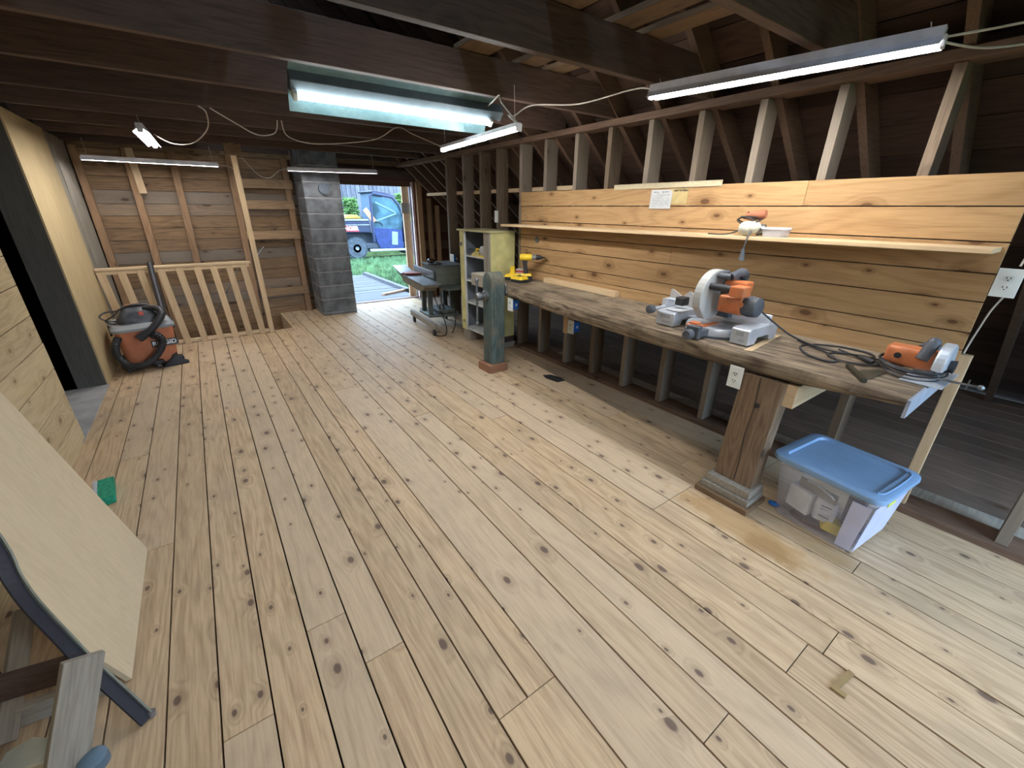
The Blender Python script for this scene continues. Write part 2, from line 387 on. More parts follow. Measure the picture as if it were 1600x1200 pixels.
# ------------------------------------------------------------------ framing: every stud, joist and rafter by itself
ORD = ['first', 'second', 'third', 'fourth', 'fifth', 'sixth', 'seventh', 'eighth', 'ninth', 'tenth', 'eleventh', 'twelfth', 'thirteenth', 'fourteenth', 'fifteenth', 'sixteenth', 'seventeenth', 'eighteenth', 'nineteenth', 'twentieth']
studs = [-.095, .30, .70, 1.135, 1.54, 1.94, 2.345, 2.745, 3.135, 3.56, 3.965, 4.41, 4.775, 5.19, 5.655]
for i, y in enumerate(studs):
    m = MB(); top = 2.175
    if i == 1: m.box(WR, WR+.04, y-.045, y, .04, .92); 
    else: m.box(WR, WR+.14, y-.045, y, .04, top)
    o = m.build('wall_stud', PINEZ if i == 1 else STUDZ, bevel=.002)
    tag(o, ('rough-sawn upright stud in the bench wall, %s from the camera end' % ORD[i]) if i != 1 else 'pale new stud carrying the far end of the bench by the storage tote', 'stud', 'studs of the bench wall')
m = MB(); m.box(WR-.035, WR+.15, YB, 4.6, .002, .04); tag(m.build('sole_plate', PLATEY, bevel=.003), 'reddish floor plate running under the bench wall studs', 'plate')
m = MB(); m.box(WR-.02, WR+.13, YB, 7.38, 2.178, 2.226); tag(m.build('top_plate', PLATEY, bevel=.003), 'long timber plate on top of the bench wall studs', 'plate')
m = MB(); m.beam((WR+.16, YB, .03), (WR+.16, 3.4, .03), .24, .012); tag(m.build('floor_board', GREYX), 'grey board lying behind the bench wall floor plate', 'board')
m = MB(); m.box(WR+.15, WR+.19, 3.2, 6.6, 1.735, 1.775); tag(m.build('wall_nailer', PINEX), 'pale rail fixed across the studs beside the yellow cabinet', 'board')
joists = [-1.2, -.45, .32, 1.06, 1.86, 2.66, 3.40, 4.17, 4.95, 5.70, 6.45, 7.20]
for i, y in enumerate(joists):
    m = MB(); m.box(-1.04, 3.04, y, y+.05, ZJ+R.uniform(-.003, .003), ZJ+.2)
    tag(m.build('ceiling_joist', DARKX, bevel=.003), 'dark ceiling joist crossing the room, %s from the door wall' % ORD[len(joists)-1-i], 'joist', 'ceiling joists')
rys = [.27+.4*k for k in range(-4, 9)] + [3.82, 4.19, 4.48, 4.80, 5.19, 5.55, 5.9, 6.22, 6.5, 6.85, 7.2]
u = Vector((1, 0, -SL)).normalized(); nn = Vector((SL, 0, 1)).normalized()
n_r = len(rys)
for i, y in enumerate(sorted(rys)):
    m = MB(); a = Vector((RX, y, RZ))+nn*.07; m.beam(a, a+u*6.0, .042, .14, up=nn)
    w = 'long sloping roof rafter behind the bench wall, '
    k = n_r-1-i
    tag(m.build('roof_rafter', RAFT), w + (ORD[k] if k < 20 else 'twenty-' + ORD[k-20]) + ' from the door wall', 'rafter', 'rafters of the bench side roof')
m = MB(); z0 = ZJ+.205
x = -.84
while x < .30:
    w = R.uniform(.17, .24); m.box(x, min(x+w, .32)-.006, 2.70 if x < .0 else 2.72, YF-.1, z0, z0+.024); x += w
tag(m.build('loft_deck', DARKY), 'dark loft floor boards laid over the joists', 'deck')
m = MB(); x = -.84
while x < -.3:
    w = R.uniform(.17, .24); m.box(x, x+w-.006, YB, 2.70, z0, z0+.024); x += w
tag(m.build('loft_deck', DARKY), 'dark loft floor boards over the joists above the plywood sheet', 'deck')
m = MB(); x = .34
while x < 2.3:
    w = .2; m.box(x, x+w-.006, 3.45, YF-.75, z0, z0+.024); x += w
tag(m.build('loft_deck', DARKY), 'dark loft floor boards above the hanging lights near the door', 'deck')
for i, (x0, x1, y0, y1, l) in enumerate([(1.50, 1.72, 1.0, 2.72, 'loose loft plank, innermost of three over the near joists'), (1.95, 2.10, 1.02, 2.75, 'loose loft plank, middle one of three over the near joists'), (2.20, 2.34, 1.0, 2.74, 'loose loft plank, the one closest to the roof slope of three')]):
    m = MB(); m.box(x0, x1, y0, y1, z0, z0+.03); tag(m.build('loft_plank', LOFTY, bevel=.003), l, 'plank', 'loose planks in the loft')
m = MB(); m.box(.27, .33, 2.73, 3.6, 2.4605, 2.475); m.box(.345, .41, 2.73, 3.6, 2.4605, 2.475); tag(m.build('loft_board', pm('pale_loft_board', (.45, .45, .36), .7)), 'pale slatted board lying in the loft over the shop light', 'board')
m = MB(); m.beam((.62, 2.50, 2.45), (.52, 2.50, 3.6), .14, .05, up=(0, 1, 0)); tag(m.build('loft_brace', LOFTY), 'brown timber brace standing up in the loft above the shop light', 'brace')

# far wall studs and nailers
for x, x2, z0_, z1, lbl in [(-.955, -.955, -1.2, 2.2, 'brown stud at the corner of the far wall beside the grey boards'), (-.49, -.53, -1.2, 2.2, 'brown far wall stud under the short hanging batten'), (-.045, -.12, -1.2, 2.2, 'thin brown far wall stud, between two others above the railing'), (.575, .49, -1.2, 2.2, 'brown far wall stud just behind the pale stair post'), (1.24, 1.235, -.02, 2.2, 'brown far wall stud beside the block chimney')]:
    m = MB(); m.beam((x2, YF-.045, z0_), (x, YF-.045, z1), .075, .085, up=(0, 1, 0))
    tag(m.build('wall_stud', wood('brown_stud_wood', (.34, .21, .12), (.18, .11, .06), 'Z', knot=.3, var=.3), bevel=.002), lbl, 'stud', 'studs of the far wall')
BRX = wood('brown_nailer_wood', (.38, .25, .145), (.20, .13, .075), 'X', knot=.4, var=.3)
for x0, x1, zz, lbl in [(.62, 1.30, 1.86, 'horizontal nailer below the ceiling, uppermost beside the chimney'), (.60, 1.28, 1.585, 'horizontal nailer on the far wall, second one down beside the chimney'), (.58, 1.29, 1.175, 'horizontal nailer on the far wall at mid height beside the chimney'), (.60, 1.27, .35, 'low horizontal nailer on the far wall just above the stair well')]:
    m = MB(); m.box(x0, x1, YF-.125, YF-.09, zz-.06, zz+.055); tag(m.build('wall_nailer', BRX, bevel=.002), lbl, 'board', 'nailers of the far wall')
m = MB(); m.beam((-.45, YF-.12, 2.2), (-.43, YF-.12, 1.70), .075, .04, up=(0, 1, 0)); tag(m.build('hanging_batten', PINEZ, bevel=.002), 'short pale batten hanging in front of a far wall stud', 'batten')
m = MB()
for k, (x, y0, h) in enumerate([(3.45, YF-.1, 1.72), (3.60, YF-.1, 1.7), (3.95, YF-.1, 1.3)]):
    o = MB(); o.box(x, x+.06, y0, y0+.08, 0, min(h, roofz(x)-.02)); tag(o.build('wall_stud', wood('brown_stud_wood', (0, 0, 0), (0, 0, 0)), bevel=.002), 'reddish gable stud by the doorway, %s from the door' % ORD[k], 'stud', 'studs of the gable beside the door')
m.bm.free()

# block chimney
CB = pm('concrete_block_grey', (.135, .145, .155), .9, var=.3, scale=7, dirt=.5, dirtc=(.30, .30, .30), spec=.2, bump=.5)
ch = thing('block_chimney', 'grey concrete block chimney standing between the railing and the doorway', 'chimney', (1.34, 6.87, 0))
m = MB(); W, D = .505, .58
for k in range(21):
    z0_ = k*.205-.16; z1 = z0_+.195
    if k == 0: z0_ = 0
    if k % 2: m.box(0, W, 0, D, z0_, z1)
    else: m.box(0, W, 0, D, z0_, z1)
m.build('block_stack', CB, ch, bevel=.012)
m = MB(); m.box(.004, W-.004, .004, D-.004, 0, 4.1); m.build('mortar', pm('mortar_grey', (.26, .26, .26), .95), ch)
m = MB(); m.cyl((.275, .002, 1.80), (.275, -.03, 1.80), .078, seg=28); m.cyl((.275, -.03, 1.80), (.275, -.036, 1.80), .07, seg=28); lab(m.build('flue_cover', pm('flue_cover_metal', (.10, .125, .15), .7, .0, scale=30), ch, smooth=True), 'round metal flue cover')
# ------------------------------------------------------------------ lamps
LEDM = emis('led_strip_white', (1.0, .97, .93), 125); TUBEM = emis('tube_white', (.84, .97, 1.0), 17)
WHT = pm('lamp_body_white', (.55, .55, .60), .5); LEDD = emis('led_strip_dim', (1.0, .97, .95), 55); CABW = pm('white_cable', (.50, .45, .40), .6)
def strip(p, q, label, w=.040, wing=.052, glow=None, hood=True):
    p, q = Vector(p), Vector(q); L = (q-p).length
    o = thing('strip_light', label, 'light', p, group='hanging LED strip lights'); d = q-p
    e = d.normalized(); sd = e.cross(V(0, 0, 1)).normalized(); FR = Matrix(((sd.x, 0, e.x, 0), (sd.y, 0, e.y, 0), (0, 1, e.z, 0), (0, 0, 0, 1)))
    hb = .052 if wing > .035 else .036
    m = MB(); m.prism([(-wing, -.012), (-wing, -.009), (-.026, .018), (-.024, hb), (.024, hb), (.026, .018), (wing, -.009), (wing, -.012), (.016, .012), (-.016, .012)] if hood else [(-.018, .008), (-.018, .03), (.018, .03), (.018, .008)], L, FR); m.build('lamp_body', WHT, o)
    for t in (-.010, L-.002):
        m = MB(); m.prism([(-.018, -.016), (.018, -.016), (.022, .024), (-.022, .024)], .012, FR @ TR(z=t)); m.build('end_cap', WHT, o, bevel=.002)
    m = MB(); m.prism([(w*.4*math.cos(a), .010+w*.62*math.sin(a)) for a in [PI+PI*i/6 for i in range(7)]], L-.008, FR @ TR(z=.004)); m.build('diffuser', glow or LEDM, o)
    for t in (.04, .96):
        m = MB(); c = d*t; m.tube([c+V(0, 0, .05), c+V(.004, 0, .06), c+V(0, .004, max(.07, ZJ-p.z-.004))], .0022, 5); m.build('hanger', CABW, o)
    return o
strip((2.255, 1.82, 2.150), (2.43, .64, 2.145), 'bright LED strip hanging over the bench with the mitre saw')
strip((1.79, 3.49, 2.000), (1.69, 2.31, 2.000), 'bright LED strip hanging beside the shop light, ends near the yellow cabinet', hood=False)
strip((-.835, 6.86, 2.022), (.40, 6.86, 2.022), 'slim LED strip hanging over the stair railing', w=.034, wing=.026, glow=LEDD)
strip((1.16, 6.68, 2.005), (2.22, 6.35, 2.005), 'slim LED strip hanging across the top of the chimney', w=.030, wing=.024, glow=LEDD)
strip((-.185, 4.86, 2.115), (-.15, 6.02, 2.115), 'LED strip seen end-on, hanging from the joists above the vacuum')
strip((-.1, -.55, 2.15), (1.1, -.60, 2.15), 'LED strip hanging over the near floor by the rear doorway')  # added out of view to even out the light on the near floor
# shop light with white wings
sl = thing('shop_light', 'old fluorescent shop light with pale wing reflectors and one tube', 'light', (.575, 2.88, 2.19))
REF = pm('reflector_pale_teal', (.10, .17, .185), .5, var=.1, scale=20, dirt=.3, dirtc=(.3, .36, .36))
T = TR(rx=math.radians(-48))
m = MB((.5, .5, .5)); L = 1.28
for a, b in (((-.052, .0), (-.108, -.022)), ((.052, .0), (.150, -.035))):
    nrm_ = Vector((0, -(b[1]-a[1]), b[0]-a[0])).normalized()*.003
    vs = [Vector((xx, a[0], a[1])) for xx in (0, L)] + [Vector((xx, b[0], b[1])) for xx in (L, 0)]
    m.faces([T @ v for v in vs] + [T @ (v+nrm_) for v in vs], [(0, 1, 2, 3), (7, 6, 5, 4), (0, 4, 5, 1), (1, 5, 6, 2), (2, 6, 7, 3), (3, 7, 4, 0)])
m.build('reflector', REF, sl)
m = MB(); m.prism([(-.052, .0), (.052, 0), (.03, -.05), (-.03, -.05)], L+.08, T @ Matrix(((0, 0, 1, 0), (1, 0, 0, 0), (0, 1, 0, 0), (0, 0, 0, 1)))); m.build('housing', pm('housing_grey', (.06, .08, .095), .5), sl, bevel=.003)
for xx in (.02, L-.01):
    m = MB(); m.box(xx-.012, xx+.012, .02, .062, -.085, -.01, T); m.build('lamp_holder', pm('lamp_holder_white', (.7, .75, .75), .5), sl, bevel=.004)
m = MB(); m.cyl((.035, .042, -.068), (L-.025, .042, -.068), .0165, seg=10, M=T); m.build('tube', TUBEM, sl)
for xx in (.15, L-.12):
    m = MB(); m.tube([T @ V(xx, 0, 0), T @ V(xx, -.03, .003) + V(0, 0, .02), V(xx, -.08, .075), V(xx, -.172, .10)], .0025, 5); m.build('hanger', CABW, sl)
def cable(pts, label, r=.0042, mat=None, name='power_cord', smooth=6, cat='cord', group=None):
    m = MB(); m.tube(pts, r, 6, smooth=smooth); return tag(m.build(name, mat or CABW, smooth=True), label, cat, group)
cable([(1.68, 2.32, 2.03), (1.75, 2.5, 2.10), (1.87, 2.6, 2.125), (2.02, 2.60, 2.20), (2.2, 2.35, 2.19), (2.28, 2.0, 2.215), (2.27, 1.87, 2.20), (2.26, 1.80, 2.165)], 'white cord joining the two bright strips under the joists')
cable([(1.69, 2.32, 2.03), (1.70, 2.5, 2.16), (1.75, 2.60, 2.222), (1.80, 2.74, 2.222), (1.82, 2.86, 2.205)], 'short white cord from the bright strip up to the shop light')
cable([(2.43, .66, 2.165), (2.52, .55, 2.18), (2.62, .40, 2.20), (2.7, .1, 2.22), (2.7, -.4, 2.2)], 'upper white cord leading off from the end of the bench strip')
cable([(2.43, .64, 2.15), (2.60, .55, 2.14), (2.83, .42, 2.17), (3.0, .2, 2.16)], 'lower white cord leading off from the end of the bench strip')
cable([(2.33, 1.28, 2.17), (2.42, 1.22, 2.19), (2.52, 1.06, 2.222), (2.45, .98, 2.20), (2.42, .9, 2.165)], 'thin white cord looping over the middle of the bench strip')
cable([(-.11, 5.1, 2.12), (.0, 5.0, 2.05), (.14, 4.75, 2.04), (.25, 4.5, 2.12), (.255, 4.28, 2.20), (.21, 4.2, 2.225)], 'white cord looping from the end-on LED strip up to a joist')
cable([(.28, 4.23, 2.225), (.42, 4.3, 2.16), (.58, 4.4, 2.10), (.72, 4.45, 2.13), (.745, 4.38, 2.215)], 'white cord swagged under the joists beyond the shop light')
cable([(.775, 4.38, 2.215), (.85, 4.6, 2.13), (1.1, 4.65, 2.10), (1.5, 4.3, 2.13), (1.66, 4.1, 2.22), (1.72, 3.9, 2.15), (1.78, 3.52, 2.03)], 'long white cord sagging from the ceiling clip to the bright strip')
cable([(.63, 6.4, 2.1), (.78, 6.55, 1.93), (.92, 6.65, 1.90), (1.05, 6.68, 1.99), (1.16, 6.68, 2.02)], 'white cord hanging in a dip beside the chimney top')
cable([(.40, 6.86, 2.03), (.50, 6.7, 2.01), (.56, 6.45, 1.94), (.585, 6.38, 1.86)], 'white cord drooping from the railing strip to the stair post')
# ------------------------------------------------------------------ things on the bench side
def TH(name, label, cat, loc, group=None):
    o = thing(name, label, cat, loc, group=group); k = -Vector(loc)
    def part(nm, mb, mat, parent=None, label=None, **kw):
        q = mb.build(nm, mat, parent or o, loc=None if parent else k, **kw)
        if label: q['label'] = label
        return q
    return o, part
BLK = pm('black_plastic', (.025, .025, .028), .5); DGREY = pm('dark_grey_plastic', (.075, .085, .10), .5, var=.2, scale=25)
ORG = pm('orange_plastic', (.53, .165, .06), .45, dirt=.35, dirtc=(.45, .30, .2), scale=18); YEL = pm('yellow_plastic', (.80, .55, .03), .45)
ALU = pm('cast_aluminium', (.42, .46, .52), .42, .55, var=.1, scale=30); SILV = pm('light_alloy', (.58, .63, .70), .35, .45, var=.06)
STEEL = pm('dark_steel', (.16, .17, .18), .4, .8, var=.25, scale=30); OUTW = pm('outlet_white', (.72, .76, .74), .4, var=.03); BLUEB = pm('blue_box_plastic', (.02, .12, .48), .5)
SLOT = pm('outlet_slot_dark', (.05, .05, .05), .6)

# knotty board panel over the bench
m = MB(); zs = [.80, .945, 1.03, 1.177, 1.305, 1.441, 1.588, 1.725]
for i, (a, b) in enumerate(zip(zs[:-1], zs[1:])):
    for y0, y1 in [(.30, 1.158), (1.158, 3.9)] if i == 6 else [(.295, 1.98), (1.98, 3.89)] if i == 3 else [(.295, 3.89)]:
        m.box(WR-.022, WR-.0025, y0+.0008, y1-.0008, a+.0028, b-.0028)
tag(m.build('pine_backboard', PINE, bevel=.0015), 'panel of new knotty pine boards behind the bench', 'wall panel')
m = MB(); m.faces([(x, y, z+(4.0-y)*.004) for x in (2.69, WR-.023) for y in (.312, 3.98) for z in (1.386, 1.408)], [(0, 1, 3, 2), (4, 6, 7, 5), (0, 4, 5, 1), (2, 3, 7, 6), (0, 2, 6, 4), (1, 5, 7, 3)])
tag(m.build('wall_shelf', SHELFW, bevel=.003), 'long plain board shelf on the pine panel over the bench', 'shelf')
SHZ = lambda y: 1.408+(4.0-y)*.004+.0005

# workbench
wb, part = TH('workbench', 'long worn plank workbench with a leg vise at its far end', 'workbench', (2.5, 1.9, 0))
m = MB((.3, .3, .3)); ys = [.31, .5, .72, .95, 1.2, 1.5, 1.9, 2.3, 2.7, 3.1, 3.4, 3.62, 3.63, 3.88]
def fx(y):
    P = [(.31, 2.192), (.71, 2.212), (1.67, 2.223), (2.3, 2.24), (3.62, 2.375), (3.63, 2.42), (3.9, 2.42)]
    for (a, b), (c, d) in zip(P, P[1:]):
        if a <= y <= c: return b+(d-b)*(y-a)/(c-a)
rings = []
for y in ys:
    f = fx(y); bt = .765 if y > 1 else .78+.05*max(0, (.75-y)/.44) if y < .75 else .775; j = R.uniform(-.006, .006)
    rings.append([(f+.012+j*.4, y, bt), (f-.002+j, y, bt+.02), (f+j*.5, y, .835), (f+.010, y, .86), (2.60, y, .861), (2.60, y, .76)])
m.loft(rings); part('front_plank', m, BENCHW, smooth=True)
m = MB((.7, .6, .4)); m.box(2.604, WR-.024, .31, 3.88, .775, .8545); part('rear_plank', m, BENCHW, bevel=.004)
m = MB(); m.beam((2.20, .304, .818), (2.89, .304, .818), .012, .078); part('end_board', m, pm('blue_grey_board', (.30, .34, .42), .6, dirt=.5, dirtc=(.2, .2, .22)), label='bluish grey board closing the bench end')  # bluish daylight from the rear doorway is put into the end board's colour
lg = MB((.4, .2, .6)); lg.loft([rrect(.055, .108, .01, .125, 2, 2.262, .888), rrect(.055, .108, .01, .5, 2, 2.262, .872), rrect(.055, .108, .01, .768, 2, 2.262, .858)])
leg = part('leg', lg, OLDZ, smooth=True)
m = MB()
m.cyl((2.2065, .855, .615), (2.2015, .855, .615), .014, seg=16); m.build('bolt_hole', BLK, leg)
m = MB(); m.tube([(2.2058, .87, .765), (2.2056, .866, .6), (2.2058, .88, .42), (2.2056, .872, .27), (2.2058, .875, .14)], .0022, 5); m.build('crack', BLK, leg)
for i, (a, b, c, d, z0, z1) in enumerate([(2.128, 2.345, .738, 1.05, .002, .036), (2.150, 2.335, .752, 1.03, .037, .076), (2.165, 2.33, .760, 1.012, .077, .125)]):
    m = MB(); m.box(a, b, c, d, z0, z1); part('foot_board', m, GREYX if i else LOFTY, bevel=.004)
m = MB(); m.box(2.235, 2.87, .705, .765, .645, .764); part('cross_rail', m, PINEX, bevel=.003, label='pale cross rail under the bench top')
# leg vise
vp, part2 = TH('leg_vise', 'dark green-grey post vise with rounded top and iron screw handle', 'vise', (2.26, 3.5, 0))
m = MB(); m.box(2.12, 2.345, 3.345, 3.56, .002, .085); part2('foot_block', m, wood('red_brown_block_wood', (.30, .15, .09), (.16, .085, .05), 'X', var=.1), bevel=.006)
pr = [(3.365, .086), (3.365, .90)] + [(3.4475-.0825*math.cos(a), .90+.10*math.sin(a)) for a in [PI*i/12 for i in range(1, 12)]] + [(3.53, .90), (3.53, .086)]
m = MB((.3, .5, .3)); m.prism(pr, .155, Matrix(((0, 0, 1, 2.17), (1, 0, 0, 0), (0, 1, 0, 0), (0, 0, 0, 1)))); part2('post', m, GREENZ, bevel=.008)
m = MB(); m.box(2.20, 2.34, 3.535, 3.80, .83, .955); part2('jaw_beam', m, GREYX, bevel=.01)
m = MB(); m.lathe([(.001, 0), (.05, 0), (.05, .02), (.035, .03), (.033, .07), (.042, .075), (.042, .10), (.03, .12), (.001, .12)], TR(2.169, 3.46, .78, ry=-PI/2)); sc_ = part2('screw', m, STEEL, smooth=True)
m = MB(); m.tube([(2.065, 3.46, .93), (2.065, 3.465, .52)], .0115, 8); m.ball((2.065, 3.46, .935), .02); m.ball((2.065, 3.465, .515), .02); part2('handle_bar', m, STEEL, smooth=True)
m = MB(); m.tube([(2.327, 3.42, .90), (2.335, 3.37, .88), (2.335, 3.36, .82), (2.33, 3.345, .80)], .008, 6, smooth=4); part2('hook', m, STEEL, smooth=True)

def outlet(name, label, loc, plate=(.072, .118), box=None, rz=0, duplex=True, side=1, blue=True):
    """wall plate facing -X at loc (plate centre); optional blue box behind"""
    o = thing(name, label, 'outlet', loc, rz)
    pw, phh = plate; m = MB(); m.box(-.005, 0, -pw/2, pw/2, -phh/2, phh/2); m.build('cover_plate', OUTW, o, bevel=.002)
    if duplex:
        for s in (-1, 1):
            m = MB(); m.prism([(.017*math.cos(a), max(-.013, min(.013, .017*math.sin(a)))+s*.02) for a in [2*PI*i/20 for i in range(20)]], .003, Matrix(((0, 0, -1, -.005), (1, 0, 0, 0), (0, 1, 0, 0), (0, 0, 0, 1))))
            q = m.build('receptacle', pm('receptacle_white', (.66, .7, .68), .35), o)
            m = MB(); m.box(-.0095, -.0078, -.008, -.005, s*.02-.002, s*.02+.007); m.box(-.0095, -.0078, .005, .008, s*.02-.002, s*.02+.007); m.box(-.0095, -.0078, -.0025, .0025, s*.02-.010, s*.02-.005); m.build('slots', SLOT, q)
    if box:
        m = MB(); m.box(0.001, box[0], -box[1]/2, box[1]/2, -box[2]/2, box[2]/2); m.build('back_box', BLUEB if blue else OUTW, o, bevel=.002)
        m = MB(); m.box(.035, .055, -box[1]/2-.0008, -box[1]/2, -.012, .012); m.build('box_marking', pm('pale_print', (.6, .65, .75), .6), o)
    return o
outlet('wall_outlet', 'white duplex outlet on the bench leg above the storage tote', (2.203, .995, .732), (.075, .122), rz=.0)
outlet('wall_outlet', 'white outlet with blue box hanging under the bench top beside the leg vise', (2.335, 3.285, .70), (.085, .125), (.075, .07, .085))
m = MB(); m.beam((2.37, 3.30, .752), (2.55, 3.30, .752), .05, .018); tag(m.build('mounting_strip', LOFTY), 'small strip holding the outlet box under the bench near the vise', 'strip')
outlet('wall_outlet', 'white outlet with blue box fixed between the studs under the bench', (2.815, 2.925, .487), (.085, .135), (.08, .08, .10))
m = MB(); m.box(2.825, WR, 2.985, 3.05, .40, .57); tag(m.build('mounting_block', PINEZ, bevel=.002), 'small pale board beside the blue outlet box under the bench', 'board')
m = MB(); m.box(2.90, WR, 3.05, 3.09, .42, .55); m.bm.free()
outlet('wall_outlet', 'white outlet with blue box on a stud behind the old jointer', (2.885, 5.50, .90), (.11, .125), (.032, .10, .11))
outlet('wall_switch', 'narrow white switch plate on a stud above the yellow cabinet', (2.913, 4.395, 1.475), (.075, .13), duplex=False)
outlet('wall_outlet', 'white double outlet at the end of the pine board panel', (2.905, .252, 1.272), (.082, .125), (.03, .07, .10), blue=False)
cable([(2.925, .238, 1.345), (2.93, .225, 1.44), (2.945, .205, 1.55), (2.955, .19, 1.7), (2.95, .18, 1.95), (2.94, .17, 2.17)], 'white cable rising from the double outlet at the panel end')
cable([(2.925, .245, 1.21), (2.94, .265, 1.14), (2.95, .278, 1.05), (2.94, .285, .98), (2.915, .287, .93)], 'white cable curling down from the double outlet to the bench end')

# yardstick and two papers
ys_ = thing('yardstick', 'weathered yardstick lying along the top of the pine panel', 'ruler', (WR-.026, 2.135, 1.726))
m = MB(); m.box(-.004, 0, -.465, .465, -.014, .022); m.build('stick', wood('yardstick_wood', (.50, .44, .30), (.38, .33, .22), 'Y', var=.05, knot=0), ys_)
m = MB()
for i in range(72):
    y = -.455+i*.0128; m.box(-.0046, -.0041, y-.0008, y+.0008, .022-(.016 if i % 4 == 0 else .008), .0215)
m.build('scale_marks', pm('ruler_ink', (.08, .07, .05), .7), ys_)
pp = thing('paper_note', 'white printed sheet pinned to the top pine boards', 'paper', (WR-.0245, 2.135, 1.64), group='papers on the pine panel')
m = MB(); m.faces([(-.0, .09, .062), (-.001, -.095, .060), (-.006, -.093, -.07), (-.007, .093, -.07), (.0012, .09, .062), (.0002, -.095, .060), (-.0048, -.093, -.07), (-.0058, .093, -.07)], [(0, 1, 2, 3), (7, 6, 5, 4), (0, 4, 5, 1), (1, 5, 6, 2), (2, 6, 7, 3), (3, 7, 4, 0)]); m.build('sheet', pm('paper_white', (.50, .52, .53), .8, var=.03), pp)
m = MB()
for r in range(12):
    z = .045-r*.0085
    y = .07
    while y > -.07:
        l = R.uniform(.008, .03)
        if R.random() < .8: m.beam((-.0012-(.062-z)*.045, y, z), (-.0012-(.062-z)*.045, max(y-l, -.075), z), .0016, .0022 if r else .006)
        y -= l+.006
m.build('print_lines', pm('paper_ink', (.20, .23, .25), .8), pp)
pp = thing('paper_note', 'yellowed card with dark heading beside the white sheet', 'paper', (WR-.0245, 1.98, 1.655), group='papers on the pine panel')
m = MB(); m.prism([(.075, .05), (.07, -.052), (-.058, -.052), (-.066, -.042), (-.068, .05)], .0012, Matrix(((0, 0, 1, -.0014), (1, 0, 0, 0), (0, 1, 0, 0), (0, 0, 0, 1)))); m.build('card', pm('yellowed_card', (.45, .36, .17), .8, var=.08, scale=20), pp)
def text(body, size, mat, parent, M, name='lettering', ext=.0006, bold=0):
    cu = bpy.data.curves.new(name, 'FONT'); cu.body = body; cu.size = size; cu.align_x = 'CENTER'; cu.align_y = 'CENTER'; cu.extrude = ext; cu.offset = bold
    t = bpy.data.objects.new(name, cu); C.objects.link(t); dg = bpy.context.evaluated_depsgraph_get(); dg.update()
    me = bpy.data.meshes.new_from_object(t.evaluated_get(dg)); bpy.data.objects.remove(t); bpy.data.curves.remove(cu)
    o = bpy.data.objects.new(name, me); C.objects.link(o); me.materials.clear(); me.materials.append(mat); o.parent = parent; o.matrix_local = M; return o
FACE_NX = Matrix(((0, 0, -1, 0), (-1, 0, 0, 0), (0, 1, 0, 0), (0, 0, 0, 1)))    # text facing -X
FACE_NY = Matrix(((1, 0, 0, 0), (0, 0, -1, 0), (0, 1, 0, 0), (0, 0, 0, 1)))     # text facing -Y
INK = pm('black_ink', (.03, .03, .03), .7)
text('NOT TO BEND', .0165, INK, pp, Matrix.Translation((-.0018, -.008, .036)) @ FACE_NX, bold=.0006)

# on the shelf
tool, part = TH('hand_drill', 'old white-headed hand drill with wooden handle and wrapped cord on the shelf', 'power tool', (2.76, 1.36, SHZ(1.36)))
z0 = SHZ(1.36); CREAM = pm('cream_enamel', (.60, .60, .50), .45, dirt=.3, dirtc=(.4, .38, .3))
m = MB(); m.ball((2.745, 1.37, z0+.044), (.055, .052, .044)); m.ball((2.74, 1.335, z0+.05), (.04, .045, .036)); part('head', m, CREAM, smooth=True)
m = MB(); m.cyl((2.76, 1.32, z0+.035), (2.77, 1.275, z0+.042), .033, .028); part('gear_case', m, STEEL, smooth=True)
m = MB(); m.lathe([(.001, 0), (.02, 0), (.027, .015), (.026, .07), (.03, .095), (.022, .11), (.001, .112)], TR(2.77, 1.405, z0+.112, rx=1.45, rz=.1)); part('handle', m, wood('red_handle_wood', (.40, .15, .08), (.2, .07, .04), 'Y', knot=0, var=.1), smooth=True)
m = MB()
pts = [(2.76+.04*math.cos(t)+.004*math.sin(3*t), 1.37+.06*math.sin(t*1.0)-.02*math.cos(t*.7), z0+.075+.035*math.sin(t*.63)) for t in [i*.55 for i in range(46)]]
m.tube([(2.75, 1.39, z0+.135)]+[Vector(p) for p in pts]+[(2.74, 1.44, z0+.02), (2.715, 1.50, z0+.004), (2.71, 1.6, z0+.004)], .0042, 6, smooth=3); part('cord', m, BLK, smooth=True)
m = MB(); m.tube([(2.74, 1.33, z0+.03), (2.70, 1.325, z0+.025), (2.683, 1.328, z0+.0), (2.681, 1.333, 1.375), (2.68, 1.338, 1.345)], .004, 6, smooth=4); m.lathe([(.001, 0), (.008, 0), (.013, .03), (.013, .05), (.016, .055), (.016, .068), (.001, .07)], TR(2.68, 1.338, 1.348, rx=PI-.05)); part('plug', m, DGREY, smooth=True)
tb, part = TH('plastic_tub', 'small clear lidded plastic tub on the shelf beside the old hand drill', 'container', (2.775, 1.215, SHZ(1.2)))
z0 = SHZ(1.2); CLR = pm('frosted_plastic', (.72, .74, .80), .3, alpha=.55, var=.03)
m = MB(); m.loft([rrect(.045, .055, .015, z0, 4, 2.775, 1.215), rrect(.052, .064, .018, z0+.042, 4, 2.775, 1.215)]); part('tub', m, CLR, smooth=True)
m = MB(); m.loft([rrect(.055, .068, .018, z0+.0425, 4, 2.775, 1.215), rrect(.055, .068, .018, z0+.052, 4, 2.775, 1.215)]); part('lid', m, pm('tub_lid_plastic', (.72, .72, .78), .35), smooth=True)
